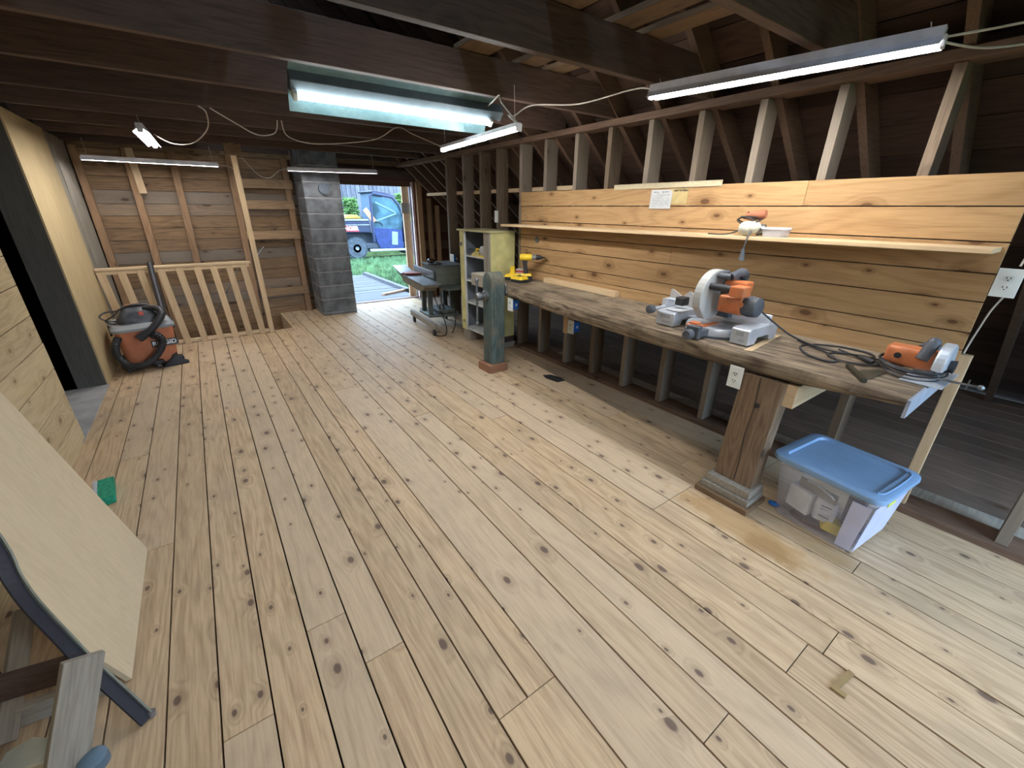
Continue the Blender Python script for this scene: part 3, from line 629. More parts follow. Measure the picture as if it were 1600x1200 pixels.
# on the panel
m = MB(); m.lathe([(.018, 0), (.032, 0), (.034, .006), (.018, .008)], TR(WR-.0225, 3.60, 1.262, ry=-PI/2), 24); tag(m.build('cable_grommet', pm('grommet_grey', (.10, .10, .095), .5), smooth=True), 'dark ring grommet on the pine panel above the drill', 'ring')
m = MB(); m.box(2.835, WR-.025, 2.43, 3.40, .8555, .905); tag(m.build('back_batten', SHELFW, bevel=.003), 'pale loose batten at the back of the bench by the drill', 'batten')

# cordless drill, two chargers, box
dr, part = TH('cordless_drill', 'yellow and black cordless drill standing on its battery', 'drill', (2.73, 3.56, .861))
B = Matrix.Translation((2.73, 3.56, .8615)) @ Matrix.Rotation(-.75, 4, 'Z') @ Matrix.Scale(.95, 4)  # local +x = toward chuck
m = MB(); m.loft([rrect(.062, .04, .012, .0, 4, .0), rrect(.065, .042, .012, .055, 4, .0)], B); part('battery', m, BLK, smooth=True)
m = MB(); m.loft([rrect(.064, .043, .012, .0555, 4, .0), rrect(.05, .032, .012, .078, 4, .0)], B); part('battery_collar', m, YEL, smooth=True)
m = MB(); m.loft([rrect(.027, .02, .012, .078, 4, -.005), rrect(.022, .017, .012, .15, 4, -.012), rrect(.03, .02, .012, .215, 4, -.018)], B); part('grip', m, BLK, smooth=True)
m = MB(); m.tube([(-.075, 0, .25), (-.05, 0, .25), (.035, 0, .25), (.06, 0, .25)], [.028, .036, .036, .03], 16, M=B); part('motor_housing', m, YEL, smooth=True)
m = MB(); m.tube([(-.088, 0, .25), (-.074, 0, .25)], [.022, .03], 16, M=B); part('rear_cap', m, BLK, smooth=True)
m = MB(); m.tube([(.06, 0, .25), (.105, 0, .25)], [.031, .030], 16, M=B); part('clutch_ring', m, pm('clutch_grey', (.22, .22, .21), .4, .3), smooth=True)
m = MB(); m.tube([(.105, 0, .25), (.125, 0, .25), (.155, 0, .25), (.17, 0, .25), (.21, 0, .25)], [.029, .028, .022, .012, .004], 14, M=B); part('chuck', m, BLK, smooth=True)
for i, (x, y, rz, l) in enumerate([(2.66, 3.70, .5, 'yellow battery charger holding an upright pack, next to the cabinet'), (2.62, 3.53, .2, 'yellow battery charger lying open beside the cordless drill')]):
    c = thing('battery_charger', l, 'charger', (x, y, .8612), rz, group='battery chargers on the bench')
    m = MB(); m.loft([rrect(.06, .075, .018, 0, 4), rrect(.062, .078, .018, .03, 4)]); m.build('base', BLK, c, smooth=True)
    m = MB(); m.loft([rrect(.063, .079, .018, .0305, 4), rrect(.05, .065, .018, .06, 4)]); m.build('housing', YEL, c, smooth=True)
    if i == 0: m = MB(); m.loft([rrect(.02, .028, .008, .0605, 3, .01, .01), rrect(.017, .02, .008, .135, 3, .01, .01)]); m.build('battery_pack', YEL, c, smooth=True)
    else: m = MB(); m.box(-.03, .03, -.03, .02, .0605, .064); m.build('contact_slot', BLK, c, bevel=.002)
bxo = thing('small_carton', 'small red and white carton behind the battery chargers', 'box', (2.83, 3.77, .855), .6)
m = MB(); m.box(-.04, .04, -.055, .055, .0, .10); m.build('carton', pm('carton_white', (.5, .45, .42), .7), bxo, bevel=.002)
m = MB(); m.box(-.0405, .0405, -.0555, .0555, .062, .085); m.build('red_band', pm('carton_red', (.45, .07, .06), .6), bxo)

# mitre saw
ms = thing('mitre_saw', 'orange and grey mitre saw standing on the bench', 'saw', (2.50, 1.345, .8645), -.03)
def mp(nm, mb, mat, par=None, lb=None, **kw):
    q = mb.build(nm, mat, par or ms, **kw)
    if lb: q['label'] = lb
    return q
m = MB(); m.loft([rrect(.17, .17, .165, .022, 6), rrect(.172, .172, .167, .05, 6), rrect(.165, .165, .16, .066, 6)]); mp('turntable', m, SILV, smooth=True)
m = MB(); m.lathe([(.15, 0), (.178, 0), (.178, .021), (.15, .021)], seg=32); mp('turntable_ring', m, DGREY, smooth=True)
for s, nm in ((-1, 'right'), (1, 'left')):
    y0, y1 = (.175, .31) if s > 0 else (-.31, -.205)
    m = MB(); pr = [(-.14, .0), (-.14, .085), (-.11, .095), (.14, .095), (.17, .075), (.17, 0), (.10, 0), (.08, .035), (-.04, .035), (-.06, 0)]
    m.prism(pr, abs(y1-y0), Matrix(((1, 0, 0, 0), (0, 0, 1, min(y0, y1)), (0, 1, 0, 0), (0, 0, 0, 1)))); q = mp('base_table', m, SILV, bevel=.005)
    m = MB(); m.box(-.1415, -.1405, (min(y0, y1)+.03), max(y0, y1)-.03, .05, .075); m.box(-.1415, -.1405, min(y0, y1)+.02, max(y0, y1)-.05, .02, .03); m.build('casting_recess', ALU, q)
m = MB(); m.box(.0, .17, -.2045, .1745, .0, .06); mp('base_bridge', m, ALU, bevel=.006)
AR = TR(rz=.06); m = MB(); m.prism([(-.265, -.035), (-.27, 0), (-.265, .035), (-.12, .05), (-.12, -.05)], .04, AR @ TR(z=.022)); mp('turntable_arm', m, DGREY, bevel=.005)
m = MB(); m.box(-.25, -.18, -.03, .03, .063, .075, AR); mp('angle_scale', m, ORG, bevel=.002); m = MB(); m.box(-.268, -.225, -.04, .04, .015, .088, AR); mp('lock_block', m, DGREY, bevel=.006); m = MB(); m.box(-.222, -.17, -.026, .026, .0755, .084, AR); mp('angle_pointer', m, ORG, bevel=.002, lb='orange angle pointer')
m = MB(); m.lathe([(.001, 0), (.018, 0), (.03, .02), (.031, .045), (.024, .06), (.001, .062)], AR @ TR(-.268, .0, .045, ry=-PI/2)); mp('lock_knob', m, DGREY, smooth=True)
m = MB(); m.prism([(-.155, -.02), (.10, -.02), (.10, .02), (-.155, .02)], .004, TR(z=.0665)); mp('kerf_insert', m, ORG)
m = MB(); m.prism([(.055, .067), (.085, .067), (.10, .145), (.09, .145)], .26, Matrix(((1, 0, 0, 0), (0, 0, 1, -.30), (0, 1, 0, 0), (0, 0, 0, 1)))); mp('fence', m, SILV, bevel=.003)
m = MB(); m.prism([(.06, .098), (.42, .098), (.412, .205), (.395, .207), (.315, .168), (.27, .212), (.255, .21), (.15, .115)], .008, Matrix(((0, 0, 1, .08), (1, 0, 0, 0), (0, 1, 0, 0), (0, 0, 0, 1)))); mp('tall_fence', m, pm('fence_grey', (.42, .41, .40), .45), bevel=.002)
m = MB(); m.loft([rrect(.05, .05, .03, .0, 4, -.06, .245), rrect(.06, .06, .03, .018, 4, -.06, .245)], TR(z=.0955)); mp('table_pad', m, pm('frosted_grey_plastic', (.50, .53, .56), .35), smooth=True); m = MB(); m.box(.06, .09, .31, .43, .0, .097); mp('fence_support', m, ALU, bevel=.004)
m = MB(); m.tube([(.05, .325, .10), (-.17, .325, .095)], .011, 10); m.box(-.05, .03, .312, .345, .06, .15); m.tube([(-.02, .33, .145), (-.02, .22, .155)], .008, 8); mp('hold_down_clamp', m, SILV, smooth=False)
m = MB(); m.lathe([(.001, 0), (.024, 0), (.028, .012), (.026, .04), (.001, .045)], TR(-.165, .325, .095, ry=-PI/2)); mp('clamp_knob', m, DGREY, smooth=True)
m = MB(); m.box(-.05, .02, .19, .25, .122, .175); mp('clamp_pad', m, BLK, bevel=.006)
_n0 = len(ms.children)
# head: blade plane is x-z
arc = [(.155*math.cos(a), .155*math.sin(a)) for a in [math.radians(d) for d in range(-60, 181, 12)]]
gp = [(.02, .10), (-.05, .085), (-.10, .085)] + [(-(.02+.165*math.cos(math.radians(d))), .21+.165*math.sin(math.radians(d))) for d in range(-15, 176, 10)]
XZ = lambda y: Matrix(((1, 0, 0, 0), (0, 0, 1, y), (0, 1, 0, 0), (0, 0, 0, 1)))
m = MB(); m.prism(gp, .055, XZ(-.01)); mp('blade_guard', m, pm('clear_guard_plastic', (.50, .51, .49), .3, alpha=.82, var=.05, dirt=.25, dirtc=(.75, .73, .68)), bevel=.008)
m = MB(); m.lathe([(.001, -.0012), (.125, -.0012), (.125, .0012), (.001, .0012)], Matrix.Translation((-.02, .018, .215)) @ Matrix.Rotation(PI/2, 4, 'X'), 40); mp('blade', m, STEEL)
m = MB(); m.prism([(.03, .10), (.17, .10), (.18, .26), (.13, .36), (.06, .36), (.01, .30)], .09, XZ(-.05)); mp('pivot_arm', m, DGREY, bevel=.012)
m = MB(); m.loft([rrect(.06, .05, .02, 0, 4), rrect(.062, .052, .02, .13, 4)], TR(-.015, -.03, .205, rx=PI/2)); mp('motor', m, ORG, smooth=True)
m = MB(); m.tube([(-.015, -.16, .205), (-.015, -.19, .205), (-.015, -.235, .205), (-.015, -.245, .205)], [.056, .06, .055, .04], 18); mp('motor_cap', m, DGREY, smooth=True)
m = MB(); m.cyl((-.076, -.19, .205), (-.07, -.19, .205), .016); mp('brush_cap', m, ORG, smooth=True)
m = MB(); m.tube([(-.10, .03, .285), (-.10, -.14, .285)], .021, 14); mp('grip', m, BLK, smooth=True)
m = MB(); m.tube([(-.10, .062, .285), (-.10, .031, .285)], [.024, .026], 14); mp('grip_cap', m, ORG, smooth=True); m = MB(); m.box(-.135, -.05, -.225, -.141, .25, .31); mp('handle_bracket', m, ORG, bevel=.008); m = MB(); m.box(-.049, .03, -.19, -.06, .27, .325); mp('handle_bracket', m, ORG, bevel=.008)
m = MB(); m.tube([(-.05, -.09, .345), (.03, -.10, .365), (.10, -.09, .34), (.12, -.06, .29)], [.022, .026, .026, .024], 12, smooth=3); m.tube([(-.05, -.09, .345), (-.055, -.03, .345), (.03, -.02, .355)], .018, 10, smooth=3); mp('carry_handle', m, DGREY, smooth=True)
for ch_ in list(ms.children)[_n0:]: ch_.location = (0, -.03, -.012)
m = MB(); m.tube([(-.0, -.25, .19), (.05, -.33, .12), (.11, -.42, .05), (.17, -.56, .004), (.19, -.75, .004), (.10, -.83, .004), (.02, -.72, .006), (.08, -.62, .007), (.16, -.70, .012), (.21, -.9, .004)], .0055, 6, smooth=6); mp('power_lead', m, BLK, smooth=True)
m = MB(); m.box(2.235, 2.245, 1.02, 1.22, .8615, .863); m.bm.free()
m = MB(); m.prism([(2.30, .985), (2.76, 1.04), (2.74, 1.07), (2.28, 1.02)], .0028, TR(z=.8612)); tag(m.build('wood_offcut', SHELFW), 'thin pale offcut lying beside the mitre saw base', 'offcut')

# loops of black cord on the bench
def black(pts, label, r=.0055): return cable([(x, y, z) for x, y, z in pts], label, r, BLK, smooth=7)
black([(2.72, .93, .866), (2.66, .83, .866), (2.60, .74, .866), (2.50, .66, .866), (2.44, .68, .868), (2.47, .78, .868), (2.58, .86, .87), (2.70, .84, .868), (2.80, .74, .862), (2.80, .62, .862), (2.72, .57, .866), (2.66, .62, .868), (2.70, .72, .872)], 'black extension cord lying in loops between the two saws')
cn = thing('cord_connector', 'black cord connector lying behind the steel square', 'connector', (2.61, .575, .876), .9)
m = MB(); m.tube([(-.05, 0, 0), (-.03, 0, 0), (.02, 0, 0), (.04, 0, .0)], [.008, .015, .015, .011], 10); m.build('connector_body', BLK, cn, smooth=True)

# circular saw
cs, part = TH('circular_saw', 'orange and silver circular saw with its cord wrapped round, at the bench end', 'saw', (2.62, .40, .8625))
m = MB(); m.box(2.44, 2.75, .255, .40, .8625, .8665); part('base_plate', m, SILV, bevel=.001)
def yz(cx, cz, y): return Matrix(((1, 0, 0, cx), (0, 0, 1, y), (0, 1, 0, cz), (0, 0, 0, 1)))
m = MB(); m.prism([(.098*math.cos(a), .098*math.sin(a)) for a in [math.radians(d) for d in range(-15, 196, 12)]], .042, yz(2.60, .93, .282)); part('upper_guard', m, SILV, bevel=.008)
m = MB(); m.prism([(.063*math.cos(a), .063*math.sin(a)) for a in [math.radians(d) for d in range(165, 376, 14)]], .012, yz(2.60, .931, .296)); m2 = part('lower_guard', m, ALU, bevel=.003)
m = MB(); m.lathe([(.001, 0), (.026, 0), (.03, .02), (.001, .022)], TR(2.60, .2815, .93, rx=PI/2)); part('blade_hub', m, BLK, smooth=True)
m = MB(); m.loft([rrect(.046, .044, .02, 0, 4), rrect(.05, .046, .022, .05, 4), rrect(.048, .044, .022, .165, 4), rrect(.038, .036, .02, .175, 4)], TR(2.61, .33, .938, rx=-PI/2)); part('motor', m, ORG, smooth=True)
m = MB(); m.cyl((2.558, .455, .94), (2.562, .455, .94), .014, seg=14); part('brush_cap', m, BLK)
m = MB(); m.tube([(2.55, .37, .945), (2.575, .355, 1.02)], [.023, .025], 12); m.ball((2.577, .354, 1.023), .025); part('rear_grip', m, DGREY, smooth=True)
m = MB(); m.tube([(2.66, .40, .97), (2.72, .375, .99), (2.74, .35, .95)], [.018, .018, .016], 12, smooth=4); part('front_grip', m, DGREY, smooth=True)
m = MB(); m.tube([(2.50, .29, .89), (2.50, .20, .893), (2.50, .15, .895)], .005, 8); m.lathe([(.001, 0), (.010, 0), (.012, .012), (.006, .02), (.001, .02)], TR(2.50, .165, .894, rx=PI/2)); m.box(2.49, 2.51, .193, .197, .875, .915); part('depth_lever', m, STEEL, smooth=True)
m = MB()
pts = []
for i in range(64):
    t = i*.42; k = .012*math.sin(i*.7)
    pts.append((2.60+(.125+k)*math.cos(t), .40+(.115+k*.8)*math.sin(t), .885+.02*math.sin(t*.27)+.018*max(0, math.sin(t))))
m.tube([Vector(p) for p in pts], .0045, 6, smooth=2); part('wrapped_cord', m, BLK, smooth=True)
# steel square
sq = thing('steel_square', 'dark steel angle square lying on the bench before the circular saw', 'square', (2.35, .52, .8625), 0)
m = MB(); m.beam((2.445-2.35, .595-.52, .009), (2.265-2.35, .478-.52, .009), .022, .018); m.build('stock', pm('oily_dark_steel', (.05, .045, .03), .45, .3), sq, bevel=.002)
m = MB(); m.prism([(-.07, -.035), (.04, .037), (.165, -.02), (.14, -.06)], .004, TR(z=.0)); m.build('blade', pm('oily_steel_blade', (.07, .065, .045), .4, .4), sq)
# ------------------------------------------------------------------ yellow cabinet
CY = pm('old_yellow_paint', (.60, .56, .25), .6, dirt=.5, dirtc=(.42, .37, .18), scale=7, var=.15); CI = pm('cabinet_blue_grey', (.20, .23, .28), .7, dirt=.3, dirtc=(.12, .12, .13), scale=6); CE = pm('cabinet_white_edge', (.62, .64, .64), .6, dirt=.3, dirtc=(.4, .38, .34))
cb, part = TH('yellow_cabinet', 'open old yellow cabinet with shelves standing at the end of the bench', 'cabinet', (2.73, 4.33, 0))
x0, x1, y0, y1, zb, zt = 2.555, 2.90, 4.005, 4.665, .13, 1.318
m = MB(); m.box(x0+.02, x1, y0, y0+.018, zb, zt); part('side_panel', m, CY, bevel=.002)
m = MB(); m.box(x0+.02, x1, y1-.018, y1, zb, zt); part('side_panel', m, CY, bevel=.002)
m = MB(); m.box(x1-.012, x1, y0+.018, y1-.018, zb, zt); part('back_panel', m, CI)
m = MB(); m.box(x0-.025, x1+.005, y0-.022, y1+.02, zt, zt+.02); part('cabinet_top', m, pm('worn_yellow_top', (.48, .45, .25), .6, dirt=.7, dirtc=(.32, .27, .16), scale=9), bevel=.004)
for z in (zb, .47, .74, 1.03):
    m = MB(); m.box(x0+.025, x1-.012, y0+.018, y1-.018, z, z+.018); s_ = part('shelf', m, CE, bevel=.001)
m = MB(); m.box(x0-.001, x0+.022, y1-.118, y1-.106, zb, zt); part('stile_edge', m, CE); m = MB(); m.box(x0, x0+.02, y1-.105, y1, zb, zt); fr = part('face_stile', m, CY, bevel=.002)
k = None
m = MB(); m.box(x0+.021, x1-.0125, y0+.0185, y0+.0215, zb, zt); part('lining', m, CI); m = MB(); m.box(x0+.021, x1-.0125, y1-.0215, y1-.0185, zb, zt); part('lining', m, CI)
m = MB(); m.box(x0-.008, x0, y1-.06, y1-.035, 1.15, 1.19, k); m.box(x0-.02, x0-.008, y1-.075, y1-.03, 1.165, 1.178, k); m.build('latch', STEEL, fr)
m = MB(); m.box(x0-.004, x0, y1-.06, y1-.04, .22, .25, k); m.build('hinge', STEEL, fr)
m = MB(); m.box(x0, x0+.02, y0, y0+.115, zb, zt); part('face_stile', m, GREYZ, bevel=.003, label='bare grey stile where the door hung')
m = MB(); m.box(x0+.01, x0+.20, y1-.19, y1-.01, .002, zb-.001); part('foot_block', m, GREYZ, bevel=.004)
m = MB(); m.box(x0+.01, x1, y0, y0+.05, .02, zb-.001); part('foot_block', m, DARKX, bevel=.004)
m = MB(); m.beam((x0+.02, y0-.01, .035), (x1, y0-.01, .035), .03, .06); part('foot_rail', m, GREYX)
g = thing('bench_grinder', 'grey bench grinder standing on the top cabinet shelf', 'grinder', (2.625, 4.19, 1.0485))
m = MB(); m.tube([(-.06, 0, .07), (-.05, 0, .07), (.03, 0, .07), (.04, 0, .07)], [.03, .052, .052, .04], 16); m.build('motor_body', pm('grinder_grey', (.42, .42, .40), .4, .3), g, smooth=True)
m = MB(); m.box(-.05, .05, -.05, .06, 0, .018); m.build('base', YEL, g, bevel=.004)
m = MB(); m.cyl((-.01, -.11, .07), (-.01, -.055, .07), .016); m.cyl((-.01, -.115, .07), (-.01, -.10, .07), .032); m.build('spindle', SILV, g, smooth=True)
for (px, py, pz, l, col) in [(2.62, 4.34, 1.0485, 'pale yellow block plane lying at the front of the top cabinet shelf', (.62, .52, .20))]:
    g = thing('block_plane', l, 'tool', (px, py, pz)); m = MB(); m.loft([rrect(.05, .085, .02, 0, 3), rrect(.05, .085, .02, .02, 3), rrect(.02, .06, .015, .05, 3)]); m.build('body', pm('pale_yellow_tool', col, .5), g, smooth=True)
    m = MB(); m.tube([(0, -.06, .03), (0, -.04, .07), (0, .03, .075), (0, .06, .03)], .011, 8, smooth=3); m.build('handle', YEL, g, smooth=True)
for i, (yy, l) in enumerate([(4.46, 'dark bolt cluster on the top cabinet shelf, beside the door stile'), (4.52, 'small metal clamp on the top cabinet shelf, in the corner')]):
    g = MB(); g.tube([(2.62, yy, 1.05), (2.61, yy+.02, 1.10), (2.63, yy+.03, 1.12), (2.66, yy, 1.055)], .006, 6, smooth=3); tag(g.build('clamp', STEEL, smooth=True), l, 'clamp')

# ------------------------------------------------------------------ old jointer on its wheeled stand
JG = pm('machine_grey_green', (.085, .10, .095), .55, dirt=.4, dirtc=(.10, .085, .06), scale=12); JL = pm('planed_iron', (.26, .29, .31), .4, .5, var=.15); JB = pm('machine_tan_paint', (.17, .14, .095), .55, dirt=.4, dirtc=(.15, .13, .1), scale=10)
jt = thing('jointer', 'old grey jointer with fence on a low wheeled stand near the doorway', 'machine', (2.50, 5.35, 0), -.09)
def jp(nm, m, mat, par=None, **kw): return m.build(nm, mat, par or jt, **kw)
m = MB(); m.beam((-.19, -.52, .135), (-.19, .47, .135), .05, .075); jp('front_bar', m, GREYX, bevel=.006)
m = MB(); m.beam((.29, -.45, .135), (.29, .42, .135), .05, .075); jp('rear_bar', m, GREYX, bevel=.006)
m = MB(); m.prism([(-.16, -.20), (.24, -.30), (.30, -.1), (.30, .34), (-.10, .34), (-.16, .20)], .03, TR(z=.185)); m.prism([(-.02, -.16), (.22, -.2), (.24, .2), (.0, .2)], .05, TR(z=.216)); jp('stand_base', m, JG, bevel=.008)
m = MB(); m.box(-.15, -.04, -.12, .06, .2165, .222); jp('name_plate', m, pm('pale_blue_plate', (.35, .50, .55), .5))
for (x, y) in ((-.19, -.44), (-.19, .38), (.29, -.36), (.29, .34)):
    m = MB(); m.cyl((x-.014, y, .042), (x+.014, y, .042), .041, seg=18); c = jp('caster', m, BLK, bevel=.004)
    m = MB(); m.box(x-.02, x-.016, y-.014, y+.014, .04, .097); m.box(x+.016, x+.02, y-.014, y+.014, .04, .097); m.box(x-.02, x+.02, y-.016, y+.016, .088, .098); m.build('fork', STEEL, c)
for (x, y) in ((-.10, .16), (-.10, -.10), (.22, .16), (.22, -.12)):
    m = MB(); m.beam((x, y, .215), (x*.93, y*.9, .60), .06, .05, up=(0, 1, 0)); jp('leg', m, JG, bevel=.004)
m = MB(); m.cyl((.08, -.05, .267), (.08, -.05, .50), .012); m.lathe([(.04, 0), (.03, .05), (.012, .08)], TR(.08, -.05, .267)); jp('rod', m, STEEL, smooth=True)
m = MB(); m.prism([(-.50, .64), (-.34, .575), (.30, .59), (.42, .60), (.44, .64), (.75, .725), (.75, .74), (.40, .685), (-.50, .665)], .19, Matrix(((0, 0, 1, -.30), (1, 0, 0, 0), (0, 1, 0, 0), (0, 0, 0, 1)))); jp('bed_casting', m, JB, bevel=.006)
m = MB(); m.faces([(-.31, -.50, .667), (-.08, -.50, .667), (-.08, .36, .692), (-.31, .36, .692), (-.31, -.50, .677), (-.08, -.50, .677), (-.08, .36, .702), (-.31, .36, .702)], [(3, 2, 1, 0), (4, 5, 6, 7), (0, 1, 5, 4), (1, 2, 6, 5), (2, 3, 7, 6), (3, 0, 4, 7)]); jp('outfeed_table', m, JL)
m = MB(); m.faces([(-.32, .42, .70), (-.12, .42, .70), (-.12, .82, .765), (-.32, .82, .765), (-.32, .42, .71), (-.12, .42, .71), (-.12, .82, .775), (-.32, .82, .775)], [(3, 2, 1, 0), (4, 5, 6, 7), (0, 1, 5, 4), (1, 2, 6, 5), (2, 3, 7, 6), (3, 0, 4, 7)]); jp('infeed_table', m, JL)
m = MB(); m.box(-.085, -.065, -.22, .56, .705, .80); jp('fence', m, JL, bevel=.003)
m = MB(); m.prism([(-.30, .26), (-.10, .20), (-.08, .26), (-.12, .46), (-.30, .40)], .016, TR(z=.712)); jp('blade_guard', m, pm('red_guard_paint', (.35, .07, .04), .5), bevel=.004)
m = MB(); m.box(-.03, .36, -.20, .30, .60, .845); q = jp('motor_cover', m, pm('cover_grey_green', (.13, .145, .125), .6, dirt=.4, dirtc=(.12, .12, .09), scale=9), bevel=.006)
m = MB(); m.box(-.05, .38, -.22, .32, .846, .86); m.build('cover_lid', JG, q, bevel=.004)
m = MB(); m.box(-.034, -.03, -.20, .30, .73, .745); m.box(-.03, .36, -.204, -.20, .73, .738); m.build('cover_seam', JG, q)
m = MB(); m.box(-.02, .36, -.52, -.21, .585, .605); jp('side_table', m, JG, bevel=.004)
m = MB(); m.tube([(.05, .2, .60), (.05, .15, .4), (0, -.35, .16), (-.05, -.50, .02), (-.16, -.48, .006), (-.10, -.30, .006), (.08, -.42, .01), (.15, -.40, .3)], .007, 6, smooth=6); jp('power_lead', m, BLK, smooth=True)
hm = MB(); hm.ball((2.52, 5.42, .897), (.055, .06, .034)); hm.tube([(2.56, 5.34, .88), (2.60, 5.26, .875), (2.47, 5.20, .872), (2.42, 5.30, .868)], .008, 6, smooth=4); tag(hm.build('ear_muff', pm('glossy_dark_brown', (.03, .018, .015), .15, spec=.6), smooth=True), 'glossy dark ear muff lying on top of the old jointer', 'ear muffs')

# ------------------------------------------------------------------ stair railing and post
rl, part = TH('stair_railing', 'new pale wood railing round the stair well in the far corner', 'railing', (-.2, 6.32, 0))
m = MB(); m.box(WL+.002, .45, 6.305, 6.345, .862, .905); m.box(WL+.002, .47, 6.29, 6.36, .906, .930); part('top_rail', m, PINEX, bevel=.002)
m = MB(); m.box(WL+.002, .512, 6.31, 6.345, .012, .05); part('bottom_rail', m, PINEX, bevel=.002)
for xt in (-.935, -.765, -.605, -.425, -.255, -.085, .075, .235, .385):
    m = MB(); m.beam((xt+.055 if xt < -.1 else xt+.05, 6.296, -.012), (xt+.0, 6.296, .895), .024, .068, up=(1, 0, 0)); part('baluster', m, PINEZ, bevel=.0015)
m = MB(); m.box(.515, .57, 6.285, 6.345, .002, 2.225); o = tag(m.build('stair_post', PINEZ, bevel=.002), 'tall pale post from floor to ceiling at the end of the railing', 'post')
m = MB(); m.box(.46, .63, 6.265, 6.284, 2.10, 2.22); tag(m.build('post_block', LOFTY, bevel=.004), 'small brown block fixed at the top of the stair post', 'block')
for p, q, l in [((-.1, 6.9, .1), (.35, 7.0, .75), 'thin grey rod leaning in the stair well behind the railing'), ((.62, 7.30, .86), (.76, 7.30, 1.02), 'short bent rod sticking out of the far wall')]:
    m = MB(); m.tube([p, q], .008, 6); tag(m.build('metal_rod', STEEL, smooth=True), l, 'rod')

# ------------------------------------------------------------------ shop vacuum
VO = pm('vacuum_orange', (.47, .17, .085), .5, dirt=.35, dirtc=(.36, .17, .10), scale=7); VG = pm('vacuum_lid_grey', (.24, .26, .28), .5, dirt=.35, dirtc=(.4, .39, .36), scale=9)
VB = pm('hose_black', (.022, .022, .026), .5); VT = pm('vacuum_smoky_plastic', (.06, .065, .075), .3, var=.4, scale=18)
vc = thing('shop_vacuum', 'orange shop vacuum with black hose beside the plywood partition', 'vacuum', (-.672, 5.66, 0), .16); vc.scale = (1.06, 1.06, 1.04)
def vp_(nm, m, mat, par=None, **kw): return m.build(nm, mat, par or vc, **kw)
m = MB(); m.loft([rrect(.185, .185, .06, .045, 5), rrect(.195, .195, .06, .10, 5), rrect(.222, .222, .06, .395, 5)]); tub = vp_('drum', m, VO, smooth=True)
m = MB(); m.loft([rrect(.236, .236, .065, .396, 5), rrect(.238, .238, .065, .42, 5), rrect(.215, .215, .06, .45, 5)]); vp_('lid', m, VG, smooth=True)
m = MB()
for s in (-1, 1): m.box(s*.236-.008, s*.236+.008, -.05, .05, .34, .44)
vp_('lid_latch', m, VB, bevel=.004)
m = MB(); m.loft([rrect(.17, .15, .07, .451, 5), rrect(.165, .145, .07, .50, 5), rrect(.12, .11, .06, .565, 5), rrect(.10, .08, .05, .60, 5)]); hd = vp_('motor_head', m, VT, smooth=True)
m = MB(); m.tube([(-.11, -.05, .575), (-.05, -.075, .61), (.05, -.075, .61), (.11, -.05, .575)], .014, 8, smooth=3); m.build('handle', VB, hd, smooth=True)
m = MB(); m.prism([(-.06, -.02), (.05, -.03), (.04, .02), (-.03, .03)], .012, TR(-.02, -.02, .601, ry=.1)); m.build('power_switch', ORG, hd, bevel=.003)
m = MB(); m.box(.0, .035, -.134, -.12, .515, .555); m.build('red_label', pm('red_label', (.5, .10, .07), .5), hd)
m = MB(); m.tube([(-.15, -.08, .48), (-.23, -.10, .50), (-.27, -.08, .54), (-.22, -.05, .57), (-.15, -.05, .57), (-.12, -.08, .59), (-.18, -.12, .54), (-.24, -.1, .50), (-.20, -.13, .47), (-.12, -.15, .48)], .007, 6, smooth=5); vp_('power_lead', m, VB, smooth=True)
def ribbed(pts, r, n=10):
    P = spline([Vector(p) for p in pts], n); return P, [r*(1.06 if i % 2 else .94) for i in range(len(P))]
m = MB(); P, rr = ribbed([(.04, -.225, .33), (.075, -.27, .34), (.10, -.275, .28), (.06, -.27, .19), (-.03, -.27, .10), (-.13, -.27, .07), (-.20, -.265, .10), (-.245, -.255, .20), (-.235, -.24, .29), (-.20, -.20, .35)], .031, 12); m.tube(P, rr, 10); vp_('hose', m, VB, smooth=True)
m = MB(); P, rr = ribbed([(-.03, -.25, .345), (.05, -.25, .40), (.12, -.235, .47), (.165, -.20, .53), (.14, -.13, .57), (.05, -.08, .575)], .032, 8); m.tube(P, [.03]*len(P), 10); m.cyl((-.065, -.252, .325), (-.02, -.25, .352), .037); vp_('crevice_tool', m, VB, smooth=True)
for (x, y, r) in ((-.20, -.17, .05), (.18, -.18, .045), (.02, -.20, .035), (.17, .17, .05), (-.18, .17, .05)):
    m = MB(); m.box(x-.05, x+.05, y-.05, y+.045, .045, .085); c = vp_('caster_foot', m, VB, bevel=.015)
    m = MB(); m.cyl((x-.015, y-.01, .0275), (x+.015, y-.01, .0275), .027); m.build('wheel', pm('wheel_grey', (.05, .05, .055), .5), c, smooth=True)
lp = Matrix.Translation((.115, -.2135, .245)) @ Matrix.Rotation(math.radians(-5.2), 4, 'X')
m = MB(); m.prism([(-.10, -.032), (.105, -.032), (.11, .0), (.105, .034), (-.10, .034)], .004, lp @ FACE_NY @ TR(z=-.001)); bd = vp_('badge', m, pm('badge_dark', (.045, .04, .04), .5), bevel=.001)
m = text('RIDGID', .056, pm('badge_silver', (.62, .62, .60), .4, .3), vc, lp @ FACE_NY @ TR(0, .0, .0038), name='badge_lettering', ext=.0008, bold=.0012)
wd = thing('vacuum_wand', 'long black vacuum wand leaning on the stair railing', 'wand', (-.475, 5.47, 0))
m = MB(); q = Vector((-.50+.475, 6.262-5.47, .965)); m.tube([Vector((0, 0, .055)), q*.5, q], [.031, .029, .027], 12); m.build('tube', VB, wd, smooth=True)
m = MB(); m.loft([rrect(.11, .03, .015, .0, 3), rrect(.11, .035, .015, .022, 3), rrect(.035, .03, .015, .075, 3)], TR(rz=.15)); m.build('floor_nozzle', VB, wd, smooth=True)

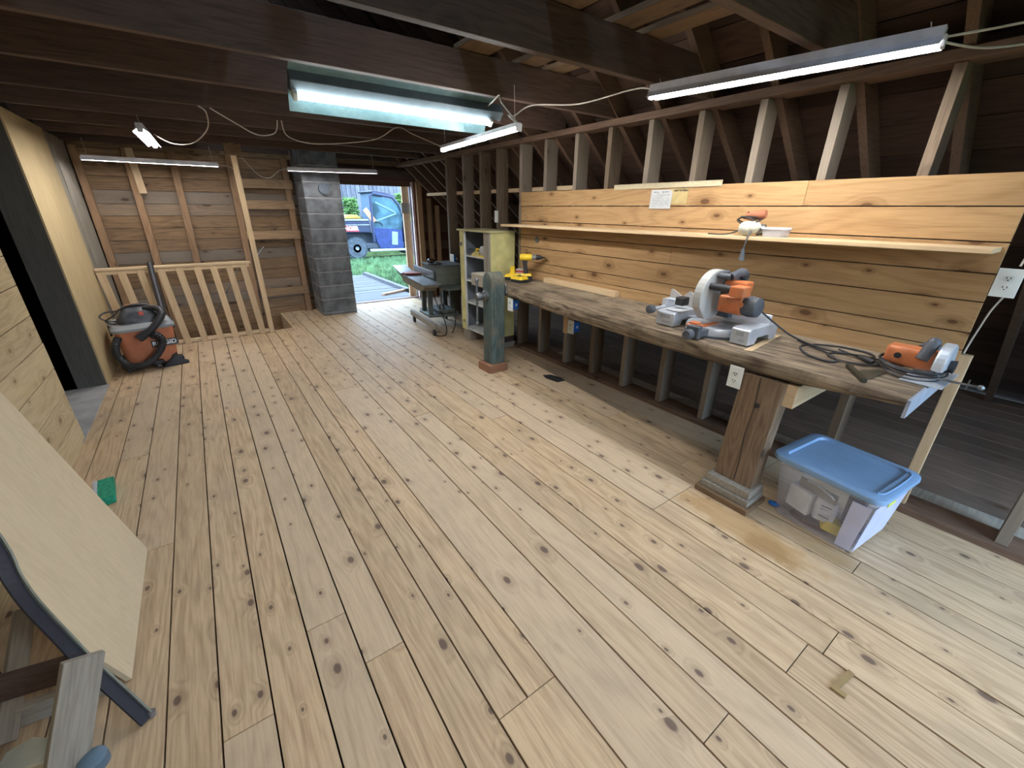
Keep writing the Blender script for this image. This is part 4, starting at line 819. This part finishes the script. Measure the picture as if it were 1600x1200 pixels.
# ------------------------------------------------------------------ storage tote and what is in it
TBX = pm('clear_tote_plastic', (.72, .75, .92), .22, alpha=.26, var=.04, spec=.5); TBF = pm('frosted_tote_plastic', (.66, .70, .92), .3, alpha=.72, var=.06, scale=6)
tt = thing('storage_tote', 'clear plastic storage tote with blue lid on the floor under the bench end', 'tote', (2.45, .475, 0), -.10)
m = MB(); n_ = 5
m.loft([rrect(.160, .185, .05, .003, n_), rrect(.165, .19, .05, .01, n_), rrect(.197, .222, .045, .325, n_), rrect(.212, .237, .05, .33, n_), rrect(.214, .239, .05, .352, n_)], cap1=False)
body = m.build('tub', TBX, tt, smooth=True)
m = MB(); a = [(-.162, -.19), (-.08, -.191), (.0, -.191), (.10, -.191), (.163, -.185)]
m.faces([(-.168, -.1965, .03), (.164, -.1965, .03), (.19, -.2235, .31), (-.19, -.2235, .31), (-.168, -.199, .03), (.164, -.199, .03), (.19, -.226, .31), (-.19, -.226, .31)], [(0, 1, 2, 3), (7, 6, 5, 4), (0, 4, 5, 1), (1, 5, 6, 2), (2, 6, 7, 3), (3, 7, 4, 0)])
m.build('frosted_end', TBF, tt)  # rear daylight on this end is put into the frosted panel's pale blue
m = MB(); m.faces([(-.171, -.185, .03), (-.178, -.125, .03), (-.203, -.14, .31), (-.199, -.215, .31), (-.173, -.185, .03), (-.180, -.125, .03), (-.205, -.14, .31), (-.201, -.215, .31)], [(0, 1, 2, 3), (7, 6, 5, 4), (0, 4, 5, 1), (1, 5, 6, 2), (2, 6, 7, 3), (3, 7, 4, 0)]); m.build('frosted_corner', TBF, tt)
LB = pm('tote_lid_blue', (.21, .345, .545), .42, var=.05)
m = MB(); m.loft([rrect(.222, .247, .055, .345, 6), rrect(.226, .251, .06, .352, 6), rrect(.224, .249, .06, .372, 6), rrect(.208, .233, .05, .379, 6), rrect(.190, .198, .045, .379, 6), rrect(.185, .193, .045, .366, 6)]); lid = m.build('lid', LB, tt, smooth=True)
m = MB()
m.tube([(-.17, -.20, .3815), (-.12, -.222, .3815), (.12, -.222, .3815), (.17, -.20, .3815)], .004, 6, smooth=4); m.build('lid_ridge', LB, lid, smooth=True)
m = MB(); m.box(-.05, .03, -.228, -.226, .27, .30); m.build('price_sticker', pm('yellow_green_sticker', (.55, .60, .10), .6), tt)
def inbox(nm, lbl, cat, M_): return thing(nm, lbl, cat, M_)
def intote(x, y, z): 
    c, s = math.cos(-.10), math.sin(-.10); return (2.45+c*x-s*y, .475+s*x+c*y, z)
b = thing('white_carton', 'white carton inside the storage tote', 'box', intote(-.09, .085, .07), -.3); m = MB(); m.box(-.05, .05, -.06, .06, 0, .13); m.build('carton', pm('carton_bright_white', (.75, .78, .82), .6), b, bevel=.003)
b = thing('steel_float', 'grey steel trowel standing under the tote lid', 'tool', intote(-.13, .03, .205), -.25); m = MB(); m.box(-.003, .003, -.10, .09, 0, .055); m.build('blade', pm('trowel_grey', (.22, .23, .23), .4, .5), b); m = MB(); m.tube([(-.008, .05, .055), (-.012, .0, .06), (-.012, -.07, .045), (-.008, -.09, .03)], .005, 6, smooth=3); m.build('wire_handle', SILV, b, smooth=True)
b = thing('small_bag', 'white printed bag inside the storage tote', 'bag', intote(-.115, -.025, .085), .2); m = MB(); m.loft([rrect(.03, .045, .02, 0, 4), rrect(.035, .05, .02, .06, 4), rrect(.01, .045, .008, .115, 4)]); m.build('bag', pm('bag_white', (.60, .62, .66), .5), b, smooth=True); m = MB()
for j in range(4): m.beam((-.036+.003*j, -.025, .03+j*.018), (-.036+.003*j, .02, .034+j*.018), .002, .006)
m.build('print_lines', pm('bag_print', (.12, .14, .2), .6), b)
b = thing('drill_battery', 'yellow battery pack lying inside the storage tote', 'battery', intote(-.095, -.068, .035), .4); m = MB(); m.loft([rrect(.035, .05, .01, 0, 3), rrect(.035, .05, .01, .055, 3)], TR(rx=.25)); m.build('pack', pm('battery_yellow', (.75, .58, .06), .4), b, smooth=True); m = MB(); m.box(-.036, .036, -.052, -.03, .0, .03); m.build('contact_end', BLK, b)
b = MB(); b.tube([intote(-.10, .12, .02), intote(-.13, .06, .03), intote(-.12, 0, .02), intote(-.10, -.06, .02), intote(-.05, -.02, .035), intote(-.06, .08, .05), intote(-.12, .10, .06)], .009, 8, smooth=5); tag(b.build('tool_cord', pm('dark_red_cord', (.11, .055, .05), .5), smooth=True), 'dark reddish cord coiled in the bottom of the tote', 'cord')
b = MB(); b.box(2.37, 2.46, .33, .40, .06, .26); tag(b.build('black_case', pm('case_blue_black', (.03, .05, .09), .5), bevel=.008), 'blue-black case standing inside the storage tote', 'case')
b = MB(); b.ball((2.36, .695, .012), (.022, .03, .010)); tag(b.build('blue_rag', pm('blue_rag', (.03, .20, .65), .8), smooth=True), 'scrap of blue rag on the floor at the bench leg', 'rag')
# ------------------------------------------------------------------ on the floor
m = MB(); m.prism([(2.55, 2.79), (2.64, 2.78), (2.665, 2.86), (2.62, 2.98), (2.55, 3.01), (2.525, 2.93)], .005, TR(z=.0015)); tag(m.build('floor_patch', pm('black_sheet_metal', (.02, .02, .022), .5), bevel=.001), 'black metal patch nailed on the floor under the bench', 'patch')
m = MB(); m.prism([(1.49, .105), (1.495, .085), (1.60, .07), (1.605, .09), (1.513, .103), (1.513, .062), (1.497, .052)][:5], .006, TR(z=.0015)); m.box(1.478, 1.498, .06, .105, .0015, .007); tag(m.build('wood_sliver', pm('brown_sliver', (.26, .18, .08), .7)), 'small brown angled wood sliver lying loose on the near floor', 'sliver')
br = thing('hand_brush', 'green bristled hand brush on the floor behind the leaning sheet', 'brush', (-.765, 2.98, 0), .12)
m = MB(); m.loft([rrect(.034, .12, .004, .003, 2, .012), rrect(.036, .122, .004, .05, 2, .014)]); m.build('bristles', pm('green_bristles', (.015, .26, .15), .8, var=.35, scale=60), br)
m = MB(); m.box(-.045, -.023, -.125, .125, .002, .055); m.build('block', pm('brush_block_grey', (.42, .44, .47), .5), br, bevel=.005)

# ------------------------------------------------------------------ leaning plywood sheet, bent bar, sawhorse
tl = .23
def onsheet(y, z, off=0): return (-.535-tl*z+off, y, z)
out = [(2.315, .003), (2.315, 1.6), (2.20, 1.6), (1.80, 1.0), (1.66, .627), (1.60, .535), (1.565, .442), (1.54, .298), (1.54, .179), (1.562, .003)]
m = MB((.5, .5, .5)); n0 = len(out); vs = [onsheet(y, z) for y, z in out] + [onsheet(y, z, -.016) for y, z in out]
m.faces(vs, [tuple(range(n0)), tuple(range(2*n0-1, n0-1, -1))] + [(i, n0+i, n0+(i+1) % n0, (i+1) % n0) for i in range(n0)])
tag(m.build('plywood_sheet', PLYS), 'pale sanded plywood sheet leaning against the boarded wall', 'plywood sheet')
bb = thing('bent_bar', 'dark blue bent steel bar along the edge of the leaning sheet', 'bar', (-.47, 1.385, 0))
P = [Vector(onsheet(y, z, .008)) for y, z in [(1.80, 1.02), (1.665, .64), (1.59, .53), (1.553, .44), (1.525, .298)]] + [Vector((-.555, 1.475, .20)), Vector((-.511, 1.425, .10)), Vector((-.468, 1.375, .006))]
P = spline(P, 5); m = MB((.5, .5, .5))
for (w0, w1, nm, mat) in ((0, .006, 'bar_edge', pm('grey_green_steel', (.20, .22, .19), .5, .5, scale=25)), (.0065, .040, 'bar_web', pm('blue_black_steel', (.018, .02, .03), .6, .1))):
    m = MB((.5, .5, .5)); rings = []
    for i, p in enumerate(P):
        d = (P[min(i+1, len(P)-1)]-P[max(i-1, 0)]).normalized(); nb = Vector((-.35, -1, -.35)); nb = (nb-d*nb.dot(d)).normalized(); sd = d.cross(nb).normalized()
        a, b_ = p+nb*w0 - V(*(-k for k in bb.location)) * 0, p+nb*w1
        t_ = .011 if w0 == 0 else .0035
        rings.append([a-sd*t_-bb.location, a+sd*t_-bb.location, b_+sd*t_-bb.location, b_-sd*t_-bb.location])
    m.loft(rings); m.build(nm, mat, bb)
m = MB(); m.cyl((0, -.012, .001), (.003, -.008, .02), .011); m.build('foot', pm('bar_foot_grey', (.13, .12, .12), .6), bb, smooth=True)
sh = thing('sawhorse', 'grey weathered low sawhorse standing at the leaning sheet', 'sawhorse', (-.62, 1.40, 0))
k = Matrix.Translation((.62, -1.40, 0))
def leaning(nm, p, q, w, t, face, mat, par):
    p, q = Vector(p)-par.location, Vector(q)-par.location; d = (q-p); L = d.length; d.normalize(); f = Vector(face); f = (f-d*f.dot(d)).normalized(); a_ = f.cross(d)
    mm = MB((.2, .5, .7)); mm.box(-w/2, w/2, -t/2, t/2, 0, L); o = mm.build(nm, mat, par, bevel=.003)
    o.matrix_local = Matrix(((a_.x, f.x, d.x, p.x), (a_.y, f.y, d.y, p.y), (a_.z, f.z, d.z, p.z), (0, 0, 0, 1))); return o
leaning('leg', (-.668, 1.30, .0), (-.566, 1.45, .285), .095, .03, (.5, -.86, .3), GREYZ, sh)
leaning('leg', (-.83, 1.52, .02), (-.765, 1.80, .275), .05, .03, (.6, -.6, .5), GREYZ, sh)
m = MB(); m.beam((-.60, 1.50, .215), (-.80, 1.545, .215), .022, .09, M=k); m.build('stretcher', DARKX, sh, bevel=.002)
m = MB(); m.beam((-.60, 1.56, .04), (-.92, 1.60, .04), .03, .075, M=k); m.build('stretcher', GREYX, sh, bevel=.002)
m = MB(); m.beam((-.86, 1.30, .1), (-.90, 1.80, .1), .02, .2, M=k); m.build('side_board', DARKX, sh, bevel=.002)
cl = thing('bar_clamp', 'greenish metal clamp lying on the floor beside the sawhorse leg', 'clamp', (-.78, 1.42, .0), -.35)
m = MB(); m.box(-.10, .10, -.012, .012, .004, .028); m.box(-.06, .09, .03, .045, .002, .02); m.build('bar', pm('clamp_green_metal', (.16, .20, .17), .4, .5), cl, bevel=.004)
m = MB(); m.prism([(-.02, -.05), (.10, -.04), (.11, .02), (.02, .05), (-.03, .02)], .03, TR(z=.03)); m.build('jaw', pm('jaw_pale_metal', (.45, .45, .36), .45, .3), cl, bevel=.005)
m = MB(); m.lathe([(.001, 0), (.035, 0), (.035, .03), (.02, .04), (.001, .041)], TR(-.60, 1.305, .001)); tag(m.build('bottle_cap', pm('dusty_blue_cap', (.10, .16, .22), .4), smooth=True), 'dusty blue round cap on the floor at the sawhorse leg', 'cap')
# ------------------------------------------------------------------ outside: ramp deck, grass, utility vehicle, board fence, shrubs
GZ = -.03
GR = pm('lawn_soil_green', (.075, .12, .045), .95, var=.5, scale=3, dirt=.5, dirtc=(.30, .28, .20), spec=0)
m = MB(); m.box(-20, 30, YF+.12, 40, GZ-.2, GZ-.05); struct(m.build('ground', GR))
m = MB(); m.box(-20, 30, -40, YB-.1, GZ-.4, GZ-.05); struct(m.build('ground_rear', GR))
m = MB(); y = YF+.11
while y < 11.1:
    xr = 3.32-.055*(y-8)*.6; m.box(1.0, 3.25, y, y+.135, -.09, -.03+R.uniform(-.004, .004)); y += .142
m.box(3.255, 3.35, 8.3, 11.15, -.09, .03); tag(m.build('ramp_deck', wood('blue_grey_deck_wood', (.085, .087, .098), (.04, .042, .05), 'X', knot=.2, var=.2)), 'weathered board ramp outside the doorway', 'deck')
m = MB(); m.beam((2.72, 8.15, -.012), (3.36, 8.42, .0), .07, .035); tag(m.build('loose_board', wood('orange_new_board', (.55, .36, .22), (.38, .22, .12), 'X', var=.1)), 'short pale board lying on the ramp outside', 'board')
# barn door post outside, of pale wood, with latch block
m = MB(); m.box(3.065, 3.19, YF+.12, YF+.16, -.03, 1.96); struct(m.build('door_2', wood('sunlit_door_edge_wood', (.60, .42, .26), (.42, .27, .15), 'Z', var=.1)))
m = MB(); m.box(3.03, 3.19, YF+.095, YF+.118, 1.47, 1.64); tag(m.build('latch_block', GREYX, bevel=.003), 'grey wooden latch block on the barn door edge', 'latch')
# grass blades: nobody could count them
m = MB(); m.fix = None
vs = []; fs = []
Q = random.Random(3)
m.bm.free(); bm = bmesh.new()
for i in range(26000):
    y = 7.9+6.9*Q.random()**.8; x = 1.2+y*.42*Q.random()+.02*y
    if x < 3.37 and y < 11.2: continue
    if Q.random() < .5 and 11.6 < y < 13.2 and x < 4.6: continue
    h = Q.uniform(.05, .16); a = Q.uniform(0, 6.28); w = .007; lx, ly = Q.uniform(-.06, .06), Q.uniform(-.06, .06)
    p = [bm.verts.new((x-w*math.cos(a), y-w*math.sin(a), GZ-.05)), bm.verts.new((x+w*math.cos(a), y+w*math.sin(a), GZ-.05)), bm.verts.new((x+lx, y+ly, GZ-.05+h))]
    bm.faces.new(p)
me = bpy.data.meshes.new('grass'); bm.to_mesh(me); bm.free(); me.materials.append(pm('grass_blade_green', (.11, .20, .10), .7, var=.6, scale=4, spec=.1))
o = bpy.data.objects.new('grass', me); C.objects.link(o); tag(o, 'green grass growing between the ramp and the utility vehicle', 'grass'); o['kind'] = 'stuff'
# board fence / barn siding behind
m = MB(); x = -3.0
while x < 12:
    w = Q.uniform(.13, .19); h = Q.uniform(3.1, 3.3); m.box(x, x+w-.015, 17.6, 17.63, -.1, h); x += w
fb = tag(m.build('board_fence', wood('blue_grey_fence_wood', (.13, .138, .17), (.025, .027, .037), 'Z', knot=.2, var=.45)), 'tall blue-grey board fence of upright planks behind the utility vehicle', 'fence')
m = MB(); m.box(-3, 12, 17.65, 17.70, -.1, 3.05); m.build('backing', pm('fence_backing_dark', (.06, .07, .09), .9), fb)
LEAF = pm('shrub_leaf_green', (.10, .20, .06), .7, var=.4, scale=5, spec=.1); LEAF2 = pm('shrub_leaf_light', (.19, .29, .09), .7, var=.3, scale=5, spec=.1)
def shrub(x, y, w, h, n, lbl, mat):
    s_ = thing('leafy_shrub', lbl, 'shrub', (x, y, GZ-.05), group='shrubs in front of the fence'); bm = bmesh.new()
    for i in range(n):
        t = Q.random()**.7; a = Q.uniform(0, 6.28); rr = w*(1-.55*t)*math.sqrt(Q.random()); p = Vector((rr*math.cos(a), rr*.6*math.sin(a), .05+t*h))
        e1 = Vector((Q.gauss(0, 1), Q.gauss(0, 1), Q.gauss(0, .6))).normalized()*.085; e2 = e1.orthogonal().normalized()*.035
        bm.faces.new([bm.verts.new(p-e1), bm.verts.new(p+e2), bm.verts.new(p+e1), bm.verts.new(p-e2)])
    me = bpy.data.meshes.new('foliage'); bm.to_mesh(me); bm.free(); me.materials.append(mat); o = bpy.data.objects.new('foliage', me); C.objects.link(o); o.parent = s_
    m = MB()
    for k in range(5): m.tube([(0, 0, 0), (Q.uniform(-.3, .3)*w, .1, h*.5), (Q.uniform(-.6, .6)*w, .1, h*.85)], .018, 5)
    m.build('stem', OLDZ, s_)
shrub(4.05, 16.6, .55, 1.35, 900, 'light green leafy shrub behind the cargo bed, left of the cab', LEAF2)
shrub(4.75, 16.7, .50, 1.9, 900, 'taller green shrub behind the cargo bed, close to the cab', LEAF)
shrub(6.75, 16.8, .55, 2.1, 900, 'green shrub at the front end of the utility vehicle', LEAF)
# the utility vehicle; its flank is the plane y = 14.6
uv, part = TH('utility_vehicle', 'dark blue utility vehicle with soft cab and cargo bed parked outside the doorway', 'vehicle', (4.9, 15.3, GZ))
NAVY = pm('vehicle_navy_plastic', (.015, .022, .06), .4, var=.1); NAVF = pm('soft_door_blue_fabric', (.02, .036, .13), .8, var=.2, scale=5); WINF = pm('soft_window_film', (.045, .10, .14), .5, spec=.15, alpha=.95, var=.5, scale=2.5); TIRE = pm('dusty_tyre', (.055, .07, .09), .8, var=.3, scale=14); RIM = pm('rim_grey', (.22, .28, .33), .4, .4); CABF = pm('cab_frame_blue', (.018, .03, .075), .5)
Y0 = 14.6
XZv = lambda y: Matrix(((1, 0, 0, 0), (0, 0, 1, y), (0, 1, 0, 0), (0, 0, 0, 1)))
m = MB(); m.prism([(3.25, .80), (4.72, .79), (4.70, 1.10), (4.66, 1.17), (3.2, 1.20), (3.2, .84)], 1.35, XZv(Y0+.02)); bed = part('cargo_bed', m, NAVY, bevel=.03)
k = -Vector((4.9, 15.3, GZ)); KM = Matrix.Translation(k)
m = MB(); m.box(3.2, 4.68, Y0, Y0+.02, 1.03, 1.05); m.box(3.2, 4.66, Y0-.0, Y0+.06, 1.17, 1.21); m.build('bed_rail', pm('bed_rail_light', (.28, .35, .40), .5), bed)
m = MB(); m.prism([(3.5, .86), (4.33, .83), (4.30, .90), (4.20, 1.0), (3.5, 1.02)], .012, XZv(Y0+.004)); m.build('red_decal', pm('decal_red', (.35, .03, .05), .5), bed)
text('RANGER', .17, pm('decal_white', (.8, .75, .78), .5), bed, Matrix.Translation((3.98, Y0+.002, .93)) @ FACE_NY, name='decal_lettering', ext=.003, bold=.004)
for x, yy in ((4.2, Y0+.02), (4.2, Y0+1.12), (6.35, Y0+.02), (6.35, Y0+1.12)):
    m = MB(); m.lathe([(.19, 0), (.30, .0), (.34, .04), (.345, .12), (.34, .22), (.30, .26), (.19, .26)], TR(x, yy+.26, .345+GZ+.0, rx=PI/2)); 
    for q in range(22):
        a = 2*PI*q/22; m.box(-.028, .028, -.012, .012, .0, .26, TR(x, yy+.26, .345+GZ, rx=PI/2) @ TR(.342*math.cos(a), .342*math.sin(a), 0, rz=a+PI/2))
    wv = part('wheel', m, TIRE)
    m = MB(); m.lathe([(.001, .03), (.05, .05), (.06, .02), (.13, .02), (.16, .0), (.19, -.03), (.195, -.02)], TR(x, yy+.02, .345+GZ, rx=PI/2)); m.build('rim', RIM, wv, smooth=True)
m = MB(); m.box(4.45, 5.9, Y0+.05, Y0+1.3, .30, .46); m.box(3.4, 6.6, Y0+.3, Y0+1.1, .42, .78); part('chassis', m, pm('chassis_dark', (.04, .05, .07), .6), bevel=.02)
m = MB(); m.prism([(4.62, .2), (5.9, .19), (5.9, .26), (4.62, .28)], .3, XZv(Y0-.02)); part('side_step', m, pm('step_light', (.3, .34, .36), .5), bevel=.015)
m = MB(); m.prism([(4.80, .95), (5.78, .87), (5.80, .30), (5.70, .26), (4.98, .28), (4.86, .52)], .05, XZv(Y0)); dr_ = part('soft_door', m, NAVF, bevel=.015)
m = MB(); m.prism([(5.38, .40), (5.58, .38), (5.62, .80), (5.42, .82)], .01, XZv(Y0-.011)); m.build('door_label', pm('door_label_pale', (.18, .25, .28), .6), dr_)
m = MB(); m.tube([(4.86, Y0-.02, 1.14), (5.05, Y0-.03, 1.10), (5.12, Y0-.02, 1.0)], .014, 6); m.build('handle', BLK, dr_)
m = MB(); m.prism([(4.80, .955), (5.78, .875), (5.82, 1.30), (5.70, 1.60), (5.50, 1.82), (4.92, 1.90), (4.84, 1.84)], .03, XZv(Y0+.01)); wn = part('soft_window', m, WINF)
m = MB(); m.beam((4.86, Y0, 1.14), (5.62, Y0, 1.38), .01, .045, up=(0, 0, 1)); m.beam((4.95, Y0, 1.72), (5.60, Y0, 1.42), .01, .05); m.build('window_brace', pm('brace_pale_teal', (.11, .19, .21), .5), wn)
m = MB(); m.tube([(4.78, Y0-.01, .50), (4.78, Y0-.01, 1.0), (4.80, Y0-.01, 1.92), (4.92, Y0-.01, 1.98), (5.52, Y0-.01, 1.88), (5.72, Y0-.01, 1.66), (5.86, Y0-.01, 1.32), (5.88, Y0-.01, .3)], .045, 8); part('cab_frame', m, CABF, smooth=True)
m = MB(); m.prism([(4.82, 2.04), (4.90, 2.07), (5.3, 2.02), (5.60, 1.93), (5.56, 1.90), (4.9, 1.99), (4.82, 2.02)], 1.35, XZv(Y0-.03)); part('roof', m, NAVY, bevel=.015)
m = MB(); m.prism([(4.90, 1.18), (4.94, 1.18), (4.94, 1.97), (4.90, 1.98)], 1.25, XZv(Y0+.06)); part('rear_curtain', m, pm('rear_curtain_pale_blue', (.07, .115, .165), .7))
m = MB(); m.prism([(5.9, .35), (7.0, .4), (7.0, .9), (6.5, 1.05), (5.9, 1.12)], 1.3, XZv(Y0+.05)); part('bonnet', m, NAVY, bevel=.04)
m = MB(); m.ball((5.90, Y0-.05, 1.16), (.06, .05, .08)); part('mirror', m, BLK, smooth=True)
m = MB(); m.beam((4.60, Y0+.05, 1.52), (4.86, Y0+.0, 1.13), .10, .15); tag(m.build('firewood_log', pm('fresh_cut_wood', (.36, .20, .13), .7)), 'fresh cut log end leaning on the cargo bed of the vehicle', 'log')
m = MB(); m.prism([(3.95, 1.215), (4.55, 1.215), (4.42, 1.33), (4.1, 1.345)], .5, XZv(Y0+.3)); tag(m.build('tarp_bundle', pm('orange_yellow_tarp', (.42, .26, .06), .7), bevel=.03), 'orange-yellow bundle lying in the cargo bed', 'bundle')
# ------------------------------------------------------------------ outside light, camera
w = bpy.data.worlds.new('World'); sc.world = w; w.use_nodes = True
bg = w.node_tree.nodes['Background']; bg.inputs[0].default_value = (.54, .75, 1.0, 1); bg.inputs[1].default_value = 9.5
def portal(name, loc, sx, sy, rot):
    l = bpy.data.lights.new(name, 'AREA'); l.shape = 'RECTANGLE'; l.size = sx; l.size_y = sy; l.cycles.is_portal = True
    o = bpy.data.objects.new(name, l); C.objects.link(o); o.location = loc; o.rotation_euler = rot; return o
portal('door_portal', ((DX0+DX1)/2, YF+.08, DZ/2), DX1-DX0, DZ, (-PI/2, 0, 0))
portal('rear_door_portal', ((BX0+BX1)/2, YB-.06, BZ/2), BX1-BX0, BZ, (PI/2, 0, 0))
MR = [[0.8139980239, -0.5808076734, 0.0083464732], [-0.2190946709, -0.3203039526, -0.9216305672], [0.5379635139, 0.7483767927, -0.3879786513]]
cam = bpy.data.cameras.new('camera'); co = bpy.data.objects.new('camera', cam); C.objects.link(co)
x, y, f = [Vector(r) for r in MR]
co.matrix_world = Matrix(((x.x, -y.x, -f.x, 0), (x.y, -y.y, -f.y, 0), (x.z, -y.z, -f.z, 1.56), (0, 0, 0, 1)))
cam.sensor_fit = 'HORIZONTAL'; cam.sensor_width = 36; cam.lens = 650.162*36/1600; cam.clip_start = .02; cam.clip_end = 200
sc.camera = co
